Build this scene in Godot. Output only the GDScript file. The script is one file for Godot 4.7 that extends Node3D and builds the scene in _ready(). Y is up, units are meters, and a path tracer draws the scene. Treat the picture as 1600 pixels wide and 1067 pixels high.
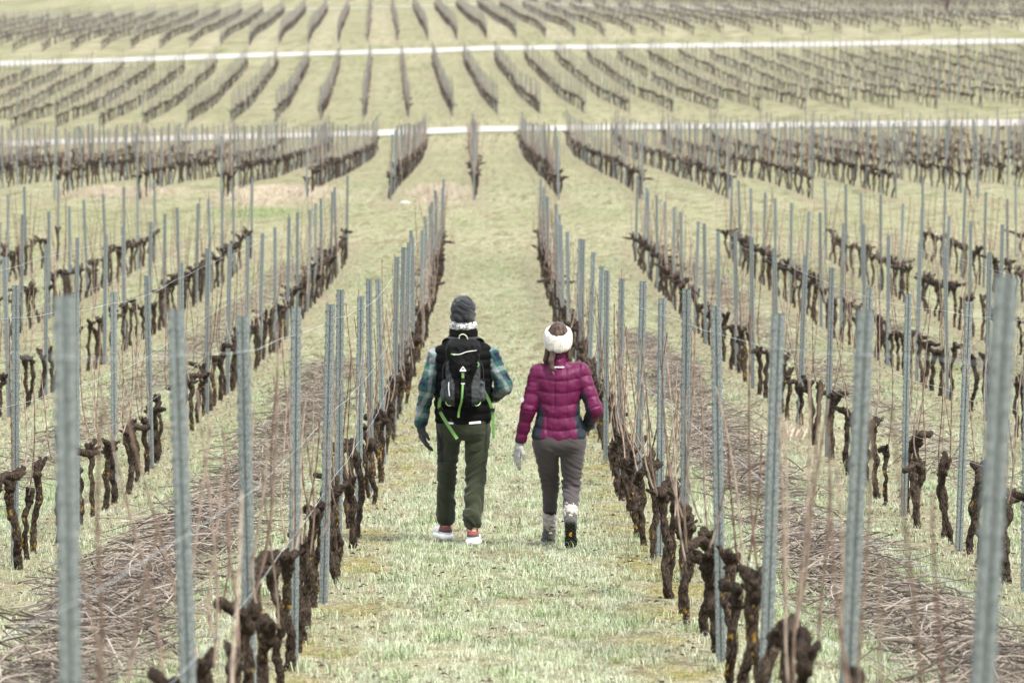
extends Node3D
# A bare vineyard in late winter: two walkers on the grass aisle between trellised rows.
# World: y up, camera looks towards -z; "depth" below means -z in metres.

const F := 5900.0            # focal length in photo pixels (1600 x 1067)
const PITCH := 0.10022       # camera looks down by this many radians
const YAW := 0.0066          # and slightly to the right of the row direction
var rng := RandomNumberGenerator.new()
var noise := FastNoiseLite.new()
var noise2 := FastNoiseLite.new()
var kd := PackedFloat64Array()   # depths of the ground profile
var kD := PackedFloat64Array()   # drop below the camera at these depths
var km := PackedFloat64Array()
var cam_y := 0.0
var M := {}
var used_names := {}

# ---------------------------------------------------------------- mesh builder
class MB:
	var v := PackedVector3Array()
	var n := PackedVector3Array()
	var c := PackedColorArray()
	var i := PackedInt32Array()
	func vert(p: Vector3, nn: Vector3, cc: Color) -> int:
		v.append(p); n.append(nn); c.append(cc)
		return v.size() - 1
	func tri(a: int, b: int, d: int) -> void:
		i.append(a); i.append(b); i.append(d)
	func flat_tri(a: Vector3, b: Vector3, d: Vector3, cc: Color) -> void:
		var nn := (d - a).cross(b - a).normalized()
		var k := vert(a, nn, cc); vert(b, nn, cc); vert(d, nn, cc)
		tri(k, k + 1, k + 2)
	func flat_quad(a: Vector3, b: Vector3, d: Vector3, e: Vector3, cc: Color) -> void:
		var nn := (d - a).cross(b - a).normalized()
		var k := vert(a, nn, cc); vert(b, nn, cc); vert(d, nn, cc); vert(e, nn, cc)
		tri(k, k + 1, k + 2); tri(k, k + 2, k + 3)
	func box(o: Vector3, h: Vector3, cc: Color, b := Basis.IDENTITY) -> void:
		for ax in 3:
			for sg in [-1.0, 1.0]:
				var w := Vector3.ZERO; w[ax] = sg
				var u := Vector3.ZERO; u[(ax + 1) % 3] = 1.0
				var t := w.cross(u)
				var cw := o + b * (w * h)
				var uu := b * (u * h)
				var tt := b * (t * h)
				flat_quad(cw - uu - tt, cw - uu + tt, cw + uu + tt, cw + uu - tt, cc)
	# a tube along pts; radii per point; col per point
	func tube(pts: PackedVector3Array, rad: PackedFloat32Array, sides: int, cols: PackedColorArray, cap := true) -> void:
		var m := pts.size()
		var up := Vector3(0.13, 0.21, 0.97).normalized()
		var first := v.size()
		for k in m:
			var t := (pts[mini(k + 1, m - 1)] - pts[maxi(k - 1, 0)]).normalized()
			var s := up.cross(t)
			if s.length() < 0.05:
				s = Vector3.RIGHT.cross(t)
			s = s.normalized()
			up = t.cross(s).normalized()
			for j in sides:
				var a := TAU * j / sides
				var d := s * cos(a) + up * sin(a)
				vert(pts[k] + d * rad[k], d, cols[k % cols.size()])
		for k in m - 1:
			for j in sides:
				var a := first + k * sides + j
				var b := first + k * sides + (j + 1) % sides
				tri(a, b + sides, b); tri(a, a + sides, b + sides)
		if cap:
			for e in 2:
				var k := 0 if e == 0 else m - 1
				var t := (pts[1] - pts[0]).normalized() * -1.0 if e == 0 else (pts[m - 1] - pts[m - 2]).normalized()
				var ci := vert(pts[k] + t * rad[k] * 0.4, t, cols[k % cols.size()])
				for j in sides:
					var a := first + k * sides + j
					var b := first + k * sides + (j + 1) % sides
					if e == 0:
						tri(ci, a, b)
					else:
						tri(ci, b, a)
	# a flat strap of given width along pts, facing dirs
	func strap(pts: PackedVector3Array, wide: float, thick: float, face: Vector3, cc: Color) -> void:
		var m := pts.size()
		for k in m - 1:
			var t := (pts[k + 1] - pts[k]).normalized()
			var s := t.cross(face).normalized()
			var f := s.cross(t).normalized()
			var len := (pts[k + 1] - pts[k]).length()
			box((pts[k] + pts[k + 1]) * 0.5, Vector3(wide * 0.5, len * 0.5 + 0.001, thick * 0.5), cc, Basis(s, t, f))
	func mesh(mat: Material, colored := true) -> ArrayMesh:
		var arr := []
		arr.resize(Mesh.ARRAY_MAX)
		arr[Mesh.ARRAY_VERTEX] = v
		arr[Mesh.ARRAY_NORMAL] = n
		if colored:
			arr[Mesh.ARRAY_COLOR] = c
		arr[Mesh.ARRAY_INDEX] = i
		var am := ArrayMesh.new()
		am.add_surface_from_arrays(Mesh.PRIMITIVE_TRIANGLES, arr)
		am.surface_set_material(0, mat)
		return am

# ---------------------------------------------------------------- distance-field mesher
# primitives: [0, a, b, ra, rb]  tapered capsule; [1, centre, radii, basis]  ellipsoid; [2, centre, half, round, basis]  rounded box
func field_mesh(prims: Array, cell: float, k: float, mat: Material, col: Callable, disp = null, cuts: Array = []) -> ArrayMesh:
	var lo := Vector3(1e9, 1e9, 1e9)
	var hi := -lo
	for p in prims:
		var e := prim_box(p)
		lo = lo.min(e[0]); hi = hi.max(e[1])
	var pad := k + cell * 3.0
	lo -= Vector3.ONE * pad; hi += Vector3.ONE * pad
	var nx := int((hi.x - lo.x) / cell) + 2
	var ny := int((hi.y - lo.y) / cell) + 2
	var nz := int((hi.z - lo.z) / cell) + 2
	var g := PackedFloat32Array()
	g.resize(nx * ny * nz)
	g.fill(1.0)
	for p in prims:
		var e := prim_box(p)
		var a: Vector3 = (e[0] - Vector3.ONE * pad - lo) / cell
		var b: Vector3 = (e[1] + Vector3.ONE * pad - lo) / cell
		var x0 := maxi(0, int(a.x)); var x1 := mini(nx - 1, int(b.x) + 1)
		var y0 := maxi(0, int(a.y)); var y1 := mini(ny - 1, int(b.y) + 1)
		var z0 := maxi(0, int(a.z)); var z1 := mini(nz - 1, int(b.z) + 1)
		var kind: int = p[0]
		var pa: Vector3 = p[1]
		var pb: Vector3 = p[2]
		var ra: float = p[3] if kind != 1 else 0.0
		var rb: float = p[4] if kind == 0 else 0.0
		var ba := pb - pa
		var inv := 1.0 / maxf(ba.dot(ba), 1e-9)
		var bs: Basis = Basis.IDENTITY
		if kind == 1:
			bs = (p[3] as Basis).transposed()
		elif kind == 2:
			bs = (p[4] as Basis).transposed()
		for z in range(z0, z1 + 1):
			for y in range(y0, y1 + 1):
				var row := (z * ny + y) * nx
				for x in range(x0, x1 + 1):
					var q := Vector3(lo.x + x * cell, lo.y + y * cell, lo.z + z * cell)
					var d: float
					if kind == 0:
						var t := clampf((q - pa).dot(ba) * inv, 0.0, 1.0)
						d = (q - pa - ba * t).length() - lerpf(ra, rb, t)
					elif kind == 1:
						var w := bs * (q - pa)
						var k0 := (w / pb).length()
						d = k0 * (k0 - 1.0) / maxf((w / (pb * pb)).length(), 1e-6)
					else:
						var w := (bs * (q - pa)).abs() - pb + Vector3.ONE * ra
						d = w.max(Vector3.ZERO).length() + minf(maxf(w.x, maxf(w.y, w.z)), 0.0) - ra
					var o := g[row + x]
					if k > 0.0 and absf(d - o) < k:
						var h := (k - absf(d - o)) / k
						g[row + x] = minf(d, o) - h * h * k * 0.25
					elif d < o:
						g[row + x] = d
	if cuts.size():
		for z in nz:
			for y in ny:
				var row := (z * ny + y) * nx
				for x in nx:
					var o := g[row + x]
					if o < cell * 3.0:
						var q := Vector3(lo.x + x * cell, lo.y + y * cell, lo.z + z * cell)
						for ct in cuts:
							o = maxf(o, (ct[0] as Vector3).dot(q) - (ct[1] as float))
						g[row + x] = o
	var vid := PackedInt32Array()
	vid.resize(nx * ny * nz)
	vid.fill(-1)
	var mb := MB.new()
	var off := PackedInt32Array([0, 1, nx, nx + 1, nx * ny, nx * ny + 1, nx * ny + nx, nx * ny + nx + 1])
	var cor: Array[Vector3] = []
	for j in 8:
		cor.append(Vector3(j & 1, (j >> 1) & 1, (j >> 2) & 1))
	var ea := [0, 2, 4, 6, 0, 1, 4, 5, 0, 1, 2, 3]
	var eb := [1, 3, 5, 7, 2, 3, 6, 7, 4, 5, 6, 7]
	var lim := cell * 2.0
	for z in nz - 1:
		for y in ny - 1:
			var row := (z * ny + y) * nx
			for x in nx - 1:
				var b0 := row + x
				if absf(g[b0]) > lim:
					continue
				var mask := 0
				for j in 8:
					if g[b0 + off[j]] < 0.0:
						mask |= 1 << j
				if mask == 0 or mask == 255:
					continue
				var s := Vector3.ZERO
				var cnt := 0
				for e in 12:
					var fa := g[b0 + off[ea[e]]]
					var fb := g[b0 + off[eb[e]]]
					if (fa < 0.0) != (fb < 0.0):
						s += cor[ea[e]].lerp(cor[eb[e]], fa / (fa - fb))
						cnt += 1
				s /= cnt
				var gr := Vector3(g[b0 + 1] - g[b0], g[b0 + nx] - g[b0], g[b0 + nx * ny] - g[b0])
				gr += Vector3(g[b0 + off[7]] - g[b0 + off[6]], g[b0 + off[7]] - g[b0 + off[5]], g[b0 + off[7]] - g[b0 + off[3]])
				vid[b0] = mb.vert(lo + (Vector3(x, y, z) + s) * cell, gr.normalized(), Color.WHITE)
	for z in range(1, nz - 1):
		for y in range(1, ny - 1):
			var row := (z * ny + y) * nx
			for x in range(1, nx - 1):
				var b0 := row + x
				if absf(g[b0]) > lim:
					continue
				for ax in 3:
					var st: int = [1, nx, nx * ny][ax]
					var inside := g[b0] < 0.0
					if inside == (g[b0 + st] < 0.0):
						continue
					var u: int = [nx, nx * ny, 1][ax]
					var w: int = [nx * ny, 1, nx][ax]
					var a := vid[b0 - u - w]; var b := vid[b0 - w]; var cc := vid[b0]; var dd := vid[b0 - u]
					if a < 0 or b < 0 or cc < 0 or dd < 0:
						continue
					if inside:
						mb.tri(a, cc, b); mb.tri(a, dd, cc)
					else:
						mb.tri(a, b, cc); mb.tri(a, cc, dd)
	for j in mb.v.size():
		mb.c[j] = col.call(mb.v[j])
	if disp != null:
		for j in mb.v.size():
			mb.v[j] += mb.n[j] * (disp.call(mb.v[j], mb.n[j]) as float)
	var acc := PackedVector3Array()
	acc.resize(mb.v.size())
	for j in range(0, mb.i.size(), 3):
		var a := mb.i[j]; var b := mb.i[j + 1]; var cc := mb.i[j + 2]
		var fn := (mb.v[cc] - mb.v[a]).cross(mb.v[b] - mb.v[a])
		acc[a] += fn; acc[b] += fn; acc[cc] += fn
	for j in acc.size():
		mb.n[j] = acc[j].normalized() if acc[j].length() > 1e-12 else mb.n[j]
	return mb.mesh(mat)

func prim_box(p: Array) -> Array:
	if p[0] == 0:
		var r := maxf(p[3], p[4])
		var a: Vector3 = p[1]
		var b: Vector3 = p[2]
		return [a.min(b) - Vector3.ONE * r, a.max(b) + Vector3.ONE * r]
	var c: Vector3 = p[1]
	var h: Vector3 = p[2]
	var bs: Basis = p[3] if p[0] == 1 else p[4]
	var e := bs.x.abs() * h.x + bs.y.abs() * h.y + bs.z.abs() * h.z
	return [c - e, c + e]

func cap(a: Vector3, b: Vector3, ra: float, rb: float) -> Array:
	return [0, a, b, ra, rb]
func ell(c: Vector3, r: Vector3, b := Basis.IDENTITY) -> Array:
	return [1, c, r, b]
func rbox(c: Vector3, h: Vector3, r: float, b := Basis.IDENTITY) -> Array:
	return [2, c, h, r, b]
func plain(c: Color) -> Callable:
	return func(_p): return c

# ---------------------------------------------------------------- nodes
func numbered(called: String) -> String:
	if not used_names.has(called):
		used_names[called] = 0
		return called
	used_names[called] += 1
	return "%s_%03d" % [called, used_names[called]]

func tag(o: Node, label: String, category: String, group := "", kind := "") -> void:
	if label: o.set_meta("label", label)
	if category: o.set_meta("category", category)
	if group: o.set_meta("group", group)
	if kind: o.set_meta("kind", kind)

func thing(called: String, label: String, category: String, at := Vector3.ZERO, group := "") -> Node3D:
	var o := Node3D.new()
	o.name = numbered(called)
	add_child(o)
	o.position = at
	tag(o, label, category, group)
	return o

func part(called: String, m: Mesh, parent: Node, label := "") -> MeshInstance3D:
	var o := MeshInstance3D.new()
	o.name = called if parent != self else numbered(called)
	o.mesh = m
	parent.add_child(o, true)
	if label: o.set_meta("label", label)
	return o

func scatter(called: String, m: Mesh, xf: Array, cols: Array, parent: Node) -> MultiMeshInstance3D:
	var mm := MultiMesh.new()
	mm.transform_format = MultiMesh.TRANSFORM_3D
	mm.use_colors = cols.size() > 0
	mm.mesh = m
	mm.instance_count = xf.size()
	for k in xf.size():
		mm.set_instance_transform(k, xf[k])
		if cols.size():
			mm.set_instance_color(k, cols[k])
	var o := MultiMeshInstance3D.new()
	o.name = called if parent != self else numbered(called)
	o.multimesh = mm
	parent.add_child(o, true)
	return o

func rnd(a: float, b: float) -> float:
	return rng.randf_range(a, b)

# ---------------------------------------------------------------- the lie of the land
func profile_setup() -> void:
	# depth of a row end, post or kerb seen in the photograph and the picture row of its foot
	var pts := [[9.5, 1638], [12.85, 1361], [16.5, 1176], [19.9, 1048], [23.7, 945], [27.6, 868], [35.0, 762], [43.7, 660], [55, 572], [63.5, 526], [71, 485], [81, 441], [91, 404],
		[112, 312], [150, 268], [200, 226], [225, 180], [257, 154], [292, 120], [322, 94], [345, 60], [410, 31], [483, 9], [600, -18], [800, -60]]
	for p in pts:
		kd.append(p[0])
		kD.append(p[0] * tan(PITCH + atan((p[1] - 533.5) / F)))
	kd.insert(0, 0.0); kD.insert(0, kD[0] - 9.5 * 0.105)
	kd.insert(0, -80.0); kD.insert(0, kD[0] - 80 * 0.06)
	kd.append(1400.0); kD.append(-32.0)
	kd.append(4000.0); kD.append(-170.0)
	var m := kd.size()
	km.resize(m)
	for k in m:
		if k == 0 or k == m - 1:
			km[k] = (kD[1] - kD[0]) / (kd[1] - kd[0]) if k == 0 else (kD[m - 1] - kD[m - 2]) / (kd[m - 1] - kd[m - 2])
		else:
			var h0 := kd[k] - kd[k - 1]
			var h1 := kd[k + 1] - kd[k]
			km[k] = ((kD[k] - kD[k - 1]) / h0 * h1 + (kD[k + 1] - kD[k]) / h1 * h0) / (h0 + h1)
	cam_y = drop(28.9)

func drop(d: float) -> float:
	d = clampf(d, kd[0], kd[kd.size() - 1])
	var k := kd.bsearch(d) - 1
	k = clampi(k, 0, kd.size() - 2)
	var h := kd[k + 1] - kd[k]
	var t := (d - kd[k]) / h
	var t2 := t * t
	var t3 := t2 * t
	return (2 * t3 - 3 * t2 + 1) * kD[k] + (t3 - 2 * t2 + t) * h * km[k] + (3 * t2 - 2 * t3) * kD[k + 1] + (t3 - t2) * h * km[k + 1]

func ground(x: float, d: float) -> float:
	var tilt := smoothstep(110.0, 225.0, d)
	var side := 0.031 * x if x < 0.0 else 0.013 * x
	var y := cam_y - drop(d) + clampf(side, -4.0, 1.2) * tilt
	y += noise.get_noise_2d(x * 9.0, d * 9.0) * 0.025 + noise2.get_noise_2d(x * 2.0, d * 2.0) * 0.05
	return y

func at(x: float, d: float) -> Vector3:
	return Vector3(x, ground(x, d), -d)

# rows: block index -> x of row k at depth d
func row_x(block: int, k: int, d: float) -> float:
	match block:
		0:
			if k < 0:
				return -1.07 + 2.32 * (k + 1)
			return 1.25 + 2.32 * k
		1: return -0.36 + 2.5 * k - 0.0045 * (d - 112.0)
		2: return 0.57 + 2.63 * k - 0.0268 * (d - 225.0)
		_: return -0.06 + 2.7 * k - 0.029 * (d - 345.0)

# how far a point lies from the middle of its alley: 0 on a row, 1 in the middle; and the alley's number
func alley(x: float, d: float) -> Vector2:
	var q := 0.0
	if d < 97.0:
		q = (x - 1.25) / 2.32
	elif d < 108.0:
		return Vector2(1, 0)
	elif d < 204.0:
		q = (x - row_x(1, 0, d)) / 2.5
	elif d < 222.0:
		return Vector2(1, 0)
	elif d < 326.0:
		q = (x - row_x(2, 0, d)) / 2.63
	elif d < 342.0:
		return Vector2(1, 0)
	elif d < 483.0:
		q = (x - row_x(3, 0, d)) / 2.7
	else:
		return Vector2(1, 0)
	var f := q - floorf(q)
	return Vector2(minf(f, 1.0 - f) * 2.0, floorf(q))

const GREEN := Color(0.345, 0.375, 0.25)
const STRAW := Color(0.56, 0.53, 0.445)
const SOIL := Color(0.185, 0.145, 0.11)
const MOSS := Color(0.36, 0.32, 0.12)

func turf(x: float, d: float) -> Color:
	var al := alley(x, d)
	var big := noise2.get_noise_2d(x * 6.0 + 40.0, d * 3.0) * 0.5 + 0.5
	var mid := noise.get_noise_2d(x * 55.0, d * 32.0 + 90.0) * 0.5 + 0.5
	var fine := noise.get_noise_2d(x * 280.0 + 7.0, d * 180.0) * 0.5 + 0.5
	var dry := clampf(big * 0.7 + mid * 0.7 - 0.35, 0.0, 1.0)
	dry = clampf(dry + 0.1, 0.0, 1.0)
	if d > 342.0 and d < 483.0 and int(al.y) % 2 == 0:
		dry = 0.85
	if d > 108.0 and d < 122.0 and absf(x + 4.0) > 3.0:
		dry = maxf(dry, 0.45)
	var c := GREEN.lerp(STRAW, dry)
	var bare := smoothstep(0.56, 0.74, mid * 0.5 + fine * 0.6) * 0.7
	c = c.lerp(SOIL, bare)
	var clump := noise2.get_noise_2d(x * 190.0 - 60.0, d * 110.0)
	if clump > 0.34:
		c = c.lerp(Color(0.20, 0.25, 0.10), minf(1.0, (clump - 0.34) * 3.0))
	if al.x < 0.5 and d < 500.0:
		var w := smoothstep(0.5, 0.12, al.x)
		var strip := SOIL.lerp(STRAW, 0.35 + 0.4 * fine)
		if x > -1.2 and x < 1.6 and d < 60.0:
			strip = strip.lerp(MOSS, smoothstep(0.45, 0.65, mid) * 0.8)
		c = c.lerp(strip, w * (0.35 + 0.5 * mid))
	return c

func build_ground() -> void:
	var xs := PackedFloat64Array()
	var ds := PackedFloat64Array()
	var x := -5.6
	while x <= 5.6:
		xs.append(x); x += 0.1
	var step := 0.2
	var l := -5.6
	while l > -400.0:
		l -= step; xs.insert(0, l); xs.append(-l)
		step = minf(step * 1.045, 30.0) if absf(l) > 13.0 else 0.25
	var d := -60.0
	while d < 3800.0:
		ds.append(d)
		if d < 8.0: d += 4.0
		elif d < 40.0: d += 0.15
		elif d < 110.0: d += 0.35
		elif d < 500.0: d += 1.2
		else: d += (d - 480.0) * 0.2
	var nx := xs.size()
	var nd := ds.size()
	var mb := MB.new()
	mb.v.resize(nx * nd); mb.n.resize(nx * nd); mb.c.resize(nx * nd)
	for b in nd:
		for a in nx:
			mb.v[b * nx + a] = at(xs[a], ds[b])
			mb.c[b * nx + a] = turf(xs[a], ds[b])
	for b in nd:
		for a in nx:
			var px := mb.v[b * nx + mini(a + 1, nx - 1)] - mb.v[b * nx + maxi(a - 1, 0)]
			var pz := mb.v[mini(b + 1, nd - 1) * nx + a] - mb.v[maxi(b - 1, 0) * nx + a]
			mb.n[b * nx + a] = px.cross(pz).normalized()
	for b in nd - 1:
		for a in nx - 1:
			var k := b * nx + a
			mb.tri(k, k + nx, k + nx + 1); mb.tri(k, k + nx + 1, k + 1)
	var g := part("ground", mb.mesh(M.turf), self)
	tag(g, "", "", "", "structure")

func road(called: String, pts: Array, wide: float) -> void:
	# pts: [x, depth] along the road's middle
	var cur := Curve2D.new()
	for k in pts.size():
		var a: Vector2 = pts[maxi(k - 1, 0)]
		var b: Vector2 = pts[mini(k + 1, pts.size() - 1)]
		var t := (b - a) / 6.0
		cur.add_point(pts[k], -t, t)
	var poly := cur.tessellate_even_length(5, 1.5)
	var mb := MB.new()
	for k in poly.size():
		var t := (poly[mini(k + 1, poly.size() - 1)] - poly[maxi(k - 1, 0)]).normalized()
		var s := Vector2(-t.y, t.x)
		for j in 5:
			var o := (j - 2) * 0.25 * wide
			if absf(j - 2) == 2:
				o += noise.get_noise_2d(poly[k].x * 40.0, j * 50.0) * 0.9
			var p := poly[k] + s * o
			var q := at(p.x, p.y) + Vector3.UP * (0.05 + 0.02 * (2 - absf(j - 2)))
			mb.vert(q, Vector3.UP, Color(1, 1, 1) * (0.95 + 0.1 * noise.get_noise_2d(p.x * 6.0, p.y * 6.0)))
	for k in poly.size() - 1:
		for j in 4:
			var a := k * 5 + j
			mb.tri(a, a + 1, a + 6); mb.tri(a, a + 6, a + 5)
	var o := part(called, mb.mesh(M.gravel), self)
	tag(o, "", "", "", "structure")

# ---------------------------------------------------------------- materials
func noise_tex(size: int, freq: float, ramp: Array, seed_: int, normal := false, strength := 4.0, frac := FastNoiseLite.FRACTAL_FBM) -> ImageTexture:
	var fn := FastNoiseLite.new()
	fn.seed = seed_
	fn.noise_type = FastNoiseLite.TYPE_SIMPLEX_SMOOTH
	fn.frequency = freq
	fn.fractal_type = frac
	fn.fractal_octaves = 5
	var im := fn.get_seamless_image(size, size)
	if normal:
		im.convert(Image.FORMAT_RGBA8)
		im.bump_map_to_normal_map(strength)
		return ImageTexture.create_from_image(im)
	var g := Gradient.new()
	g.offsets = PackedFloat32Array(ramp[0])
	g.colors = PackedColorArray(ramp[1])
	var out := Image.create(size, size, false, Image.FORMAT_RGBA8)
	for y in size:
		for x in size:
			out.set_pixel(x, y, g.sample(im.get_pixel(x, y).r))
	return ImageTexture.create_from_image(out)

func grey(v: float) -> Color:
	return Color(v, v, v)

func stroke_tex(size: int, base: Color, strokes: int, cols: Array, len: float, seed_: int) -> ImageTexture:
	var r := RandomNumberGenerator.new()
	r.seed = seed_
	var im := Image.create(size, size, false, Image.FORMAT_RGBA8)
	im.fill(base)
	for k in strokes:
		var x := r.randf() * size
		var y := r.randf() * size
		var a := r.randf() * TAU
		var n := int(len * r.randf_range(0.4, 1.2))
		var c: Color = cols[r.randi() % cols.size()]
		c = c * r.randf_range(0.8, 1.15)
		c.a = 1.0
		var bend := r.randf_range(-0.06, 0.06)
		for j in n:
			im.set_pixel(posmod(int(x), size), posmod(int(y), size), c)
			x += cos(a); y += sin(a); a += bend
	return ImageTexture.create_from_image(im)

func mat(name_: String, rough := 0.9, vc := true) -> StandardMaterial3D:
	var m := StandardMaterial3D.new()
	m.resource_name = name_
	m.roughness = rough
	m.vertex_color_use_as_albedo = vc
	m.metallic_specular = 0.3
	return m

func tri(m: StandardMaterial3D, tex: Texture2D, scale: Vector3, world := false) -> StandardMaterial3D:
	m.albedo_texture = tex
	m.uv1_triplanar = true
	m.uv1_world_triplanar = world
	m.uv1_scale = scale
	return m

func build_materials() -> void:
	var m := mat("turf", 1.0)
	tri(m, stroke_tex(1024, Color(0.62, 0.59, 0.55), 70000, [Color(0.25, 0.2, 0.16), Color(1, 1, 0.97), Color(0.97, 0.98, 0.85), Color(0.82, 0.88, 0.66), Color(0.5, 0.43, 0.36), Color(0.32, 0.27, 0.22), Color(0.95, 0.9, 0.8)], 20.0, 5), Vector3.ONE * 0.41, true)
	m.metallic_specular = 0.1
	m.heightmap_enabled = true
	m.heightmap_texture = noise_tex(512, 0.03, [[0, 1], [grey(0), grey(1)]], 3)
	m.heightmap_scale = 4.0
	M.turf = m
	m = mat("blade", 0.7); m.backlight_enabled = true; m.backlight = Color(0.55, 0.55, 0.4); M.blade = m
	m = mat("straw", 0.9); m.backlight_enabled = true; m.backlight = Color(0.35, 0.33, 0.3); M.straw = m
	m = mat("gravel", 0.95)
	tri(m, noise_tex(512, 0.08, [[0.2, 0.5, 0.8], [Color(0.46, 0.445, 0.415), Color(0.57, 0.555, 0.525), Color(0.65, 0.64, 0.61)]], 8), Vector3.ONE * 0.7, true)
	M.gravel = m
	m = mat("zinc", 0.62, true); m.metallic = 0.35; m.metallic_specular = 0.5
	tri(m, noise_tex(512, 0.035, [[0.25, 0.42, 0.55, 0.75], [Color(0.47, 0.49, 0.48), Color(0.63, 0.66, 0.65), Color(0.72, 0.75, 0.745), Color(0.86, 0.88, 0.87)]], 11), Vector3(9, 2.2, 9))
	m.normal_enabled = true
	m.normal_texture = noise_tex(256, 0.06, [], 12, true, 2.0)
	m.normal_scale = 0.35
	M.zinc = m
	m = mat("bark", 0.95)
	tri(m, noise_tex(512, 0.02, [[0.25, 0.40, 0.5, 0.6, 0.75], [Color(0.26, 0.23, 0.20), Color(0.45, 0.41, 0.37), Color(0.68, 0.64, 0.6), Color(0.92, 0.89, 0.85), Color(1, 0.98, 0.95)]], 21), Vector3(16, 3.2, 16))
	m.heightmap_enabled = true
	m.heightmap_texture = noise_tex(512, 0.022, [[0, 1], [grey(0), grey(1)]], 22)
	m.heightmap_scale = 1.6
	m.metallic_specular = 0.15
	M.bark = m
	m = mat("cane", 0.6); M.cane = m
	m = mat("wire", 0.4, false); m.albedo_color = Color(0.66, 0.68, 0.68); m.metallic = 0.7; M.wire = m
	# cloth
	var weave := noise_tex(256, 0.12, [], 31, true, 3.0)
	for a in [["cloth", 0.9, 0.25, 0.5], ["nylon", 0.5, 0.0, 0.25], ["pack_cloth", 0.6, 0.0, 0.4], ["knit", 1.0, 0.4, 0.9], ["skin", 0.55, 0.0, 0.1], ["hair", 0.45, 0.0, 0.6], ["rubber", 0.8, 0.0, 0.4], ["webbing", 0.75, 0.0, 0.3]]:
		m = mat(a[0], a[1])
		if a[2] > 0.0:
			m.rim_enabled = true; m.rim = a[2]; m.rim_tint = 0.6
		m.normal_enabled = true
		m.normal_texture = weave
		m.normal_scale = a[3]
		m.uv1_triplanar = true
		m.uv1_scale = Vector3.ONE * (9.0 if a[0] != "hair" else 4.0)
		if a[0] == "hair":
			m.uv1_scale = Vector3(30, 3, 30)
		if a[0] == "knit":
			m.uv1_scale = Vector3.ONE * 14.0
		if a[0] in ["pack_cloth", "cloth", "knit"]:
			m.metallic_specular = 0.12
		M[a[0]] = m

# ---------------------------------------------------------------- posts
func post_mesh(h: float, seed_: int) -> ArrayMesh:
	var r := RandomNumberGenerator.new()
	r.seed = seed_
	var mb := MB.new()
	# open steel section with two lips and a pressed groove, broad face to the row's end
	var prof := [Vector2(-0.030, 0.018), Vector2(-0.030, -0.014), Vector2(-0.024, -0.020), Vector2(-0.007, -0.020), Vector2(-0.004, -0.013), Vector2(0.004, -0.013), Vector2(0.007, -0.020), Vector2(0.024, -0.020), Vector2(0.030, -0.014), Vector2(0.030, 0.018),
		Vector2(0.020, 0.020), Vector2(0.020, 0.0165), Vector2(0.0265, 0.0145), Vector2(0.0265, -0.012), Vector2(0.022, -0.0165), Vector2(0.008, -0.0165), Vector2(0.006, -0.0095), Vector2(-0.006, -0.0095), Vector2(-0.008, -0.0165), Vector2(-0.022, -0.0165), Vector2(-0.0265, -0.012), Vector2(-0.0265, 0.0145), Vector2(-0.020, 0.0165), Vector2(-0.020, 0.020)]
	var c := Color(0.325, 0.338, 0.330) * r.randf_range(0.85, 1.1)
	c.a = 1
	var m := prof.size()
	for k in m:
		var a: Vector2 = prof[k]
		var b: Vector2 = prof[(k + 1) % m]
		mb.flat_quad(Vector3(a.x, -0.25, -a.y), Vector3(a.x, h, -a.y), Vector3(b.x, h, -b.y), Vector3(b.x, -0.25, -b.y), c)
	for k in m / 2 - 1:
		var a: Vector2 = prof[k]
		var b: Vector2 = prof[k + 1]
		var e: Vector2 = prof[m - 1 - k]
		var f: Vector2 = prof[m - 2 - k]
		mb.flat_quad(Vector3(a.x, h, -a.y), Vector3(e.x, h, -e.y), Vector3(f.x, h, -f.y), Vector3(b.x, h, -b.y), c)
	# wire hooks punched out along both edges
	var y := 0.35
	while y < h - 0.03:
		for s in [-1.0, 1.0]:
			mb.box(Vector3(s * 0.0325, y + (0.02 if s > 0 else 0.0), 0.004), Vector3(0.0028, 0.011, 0.008), c * 0.94, Basis(Vector3.BACK, s * 0.2))
		y += 0.075
	# a dent at the driven top
	if r.randf() < 0.35:
		for k in mb.v.size():
			if mb.v[k].y > h - 0.001:
				mb.v[k].x *= 1.14
				mb.v[k].z += 0.004
	for k in mb.v.size():
		mb.v[k].x *= 0.9
	return mb.mesh(M.zinc)

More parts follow.
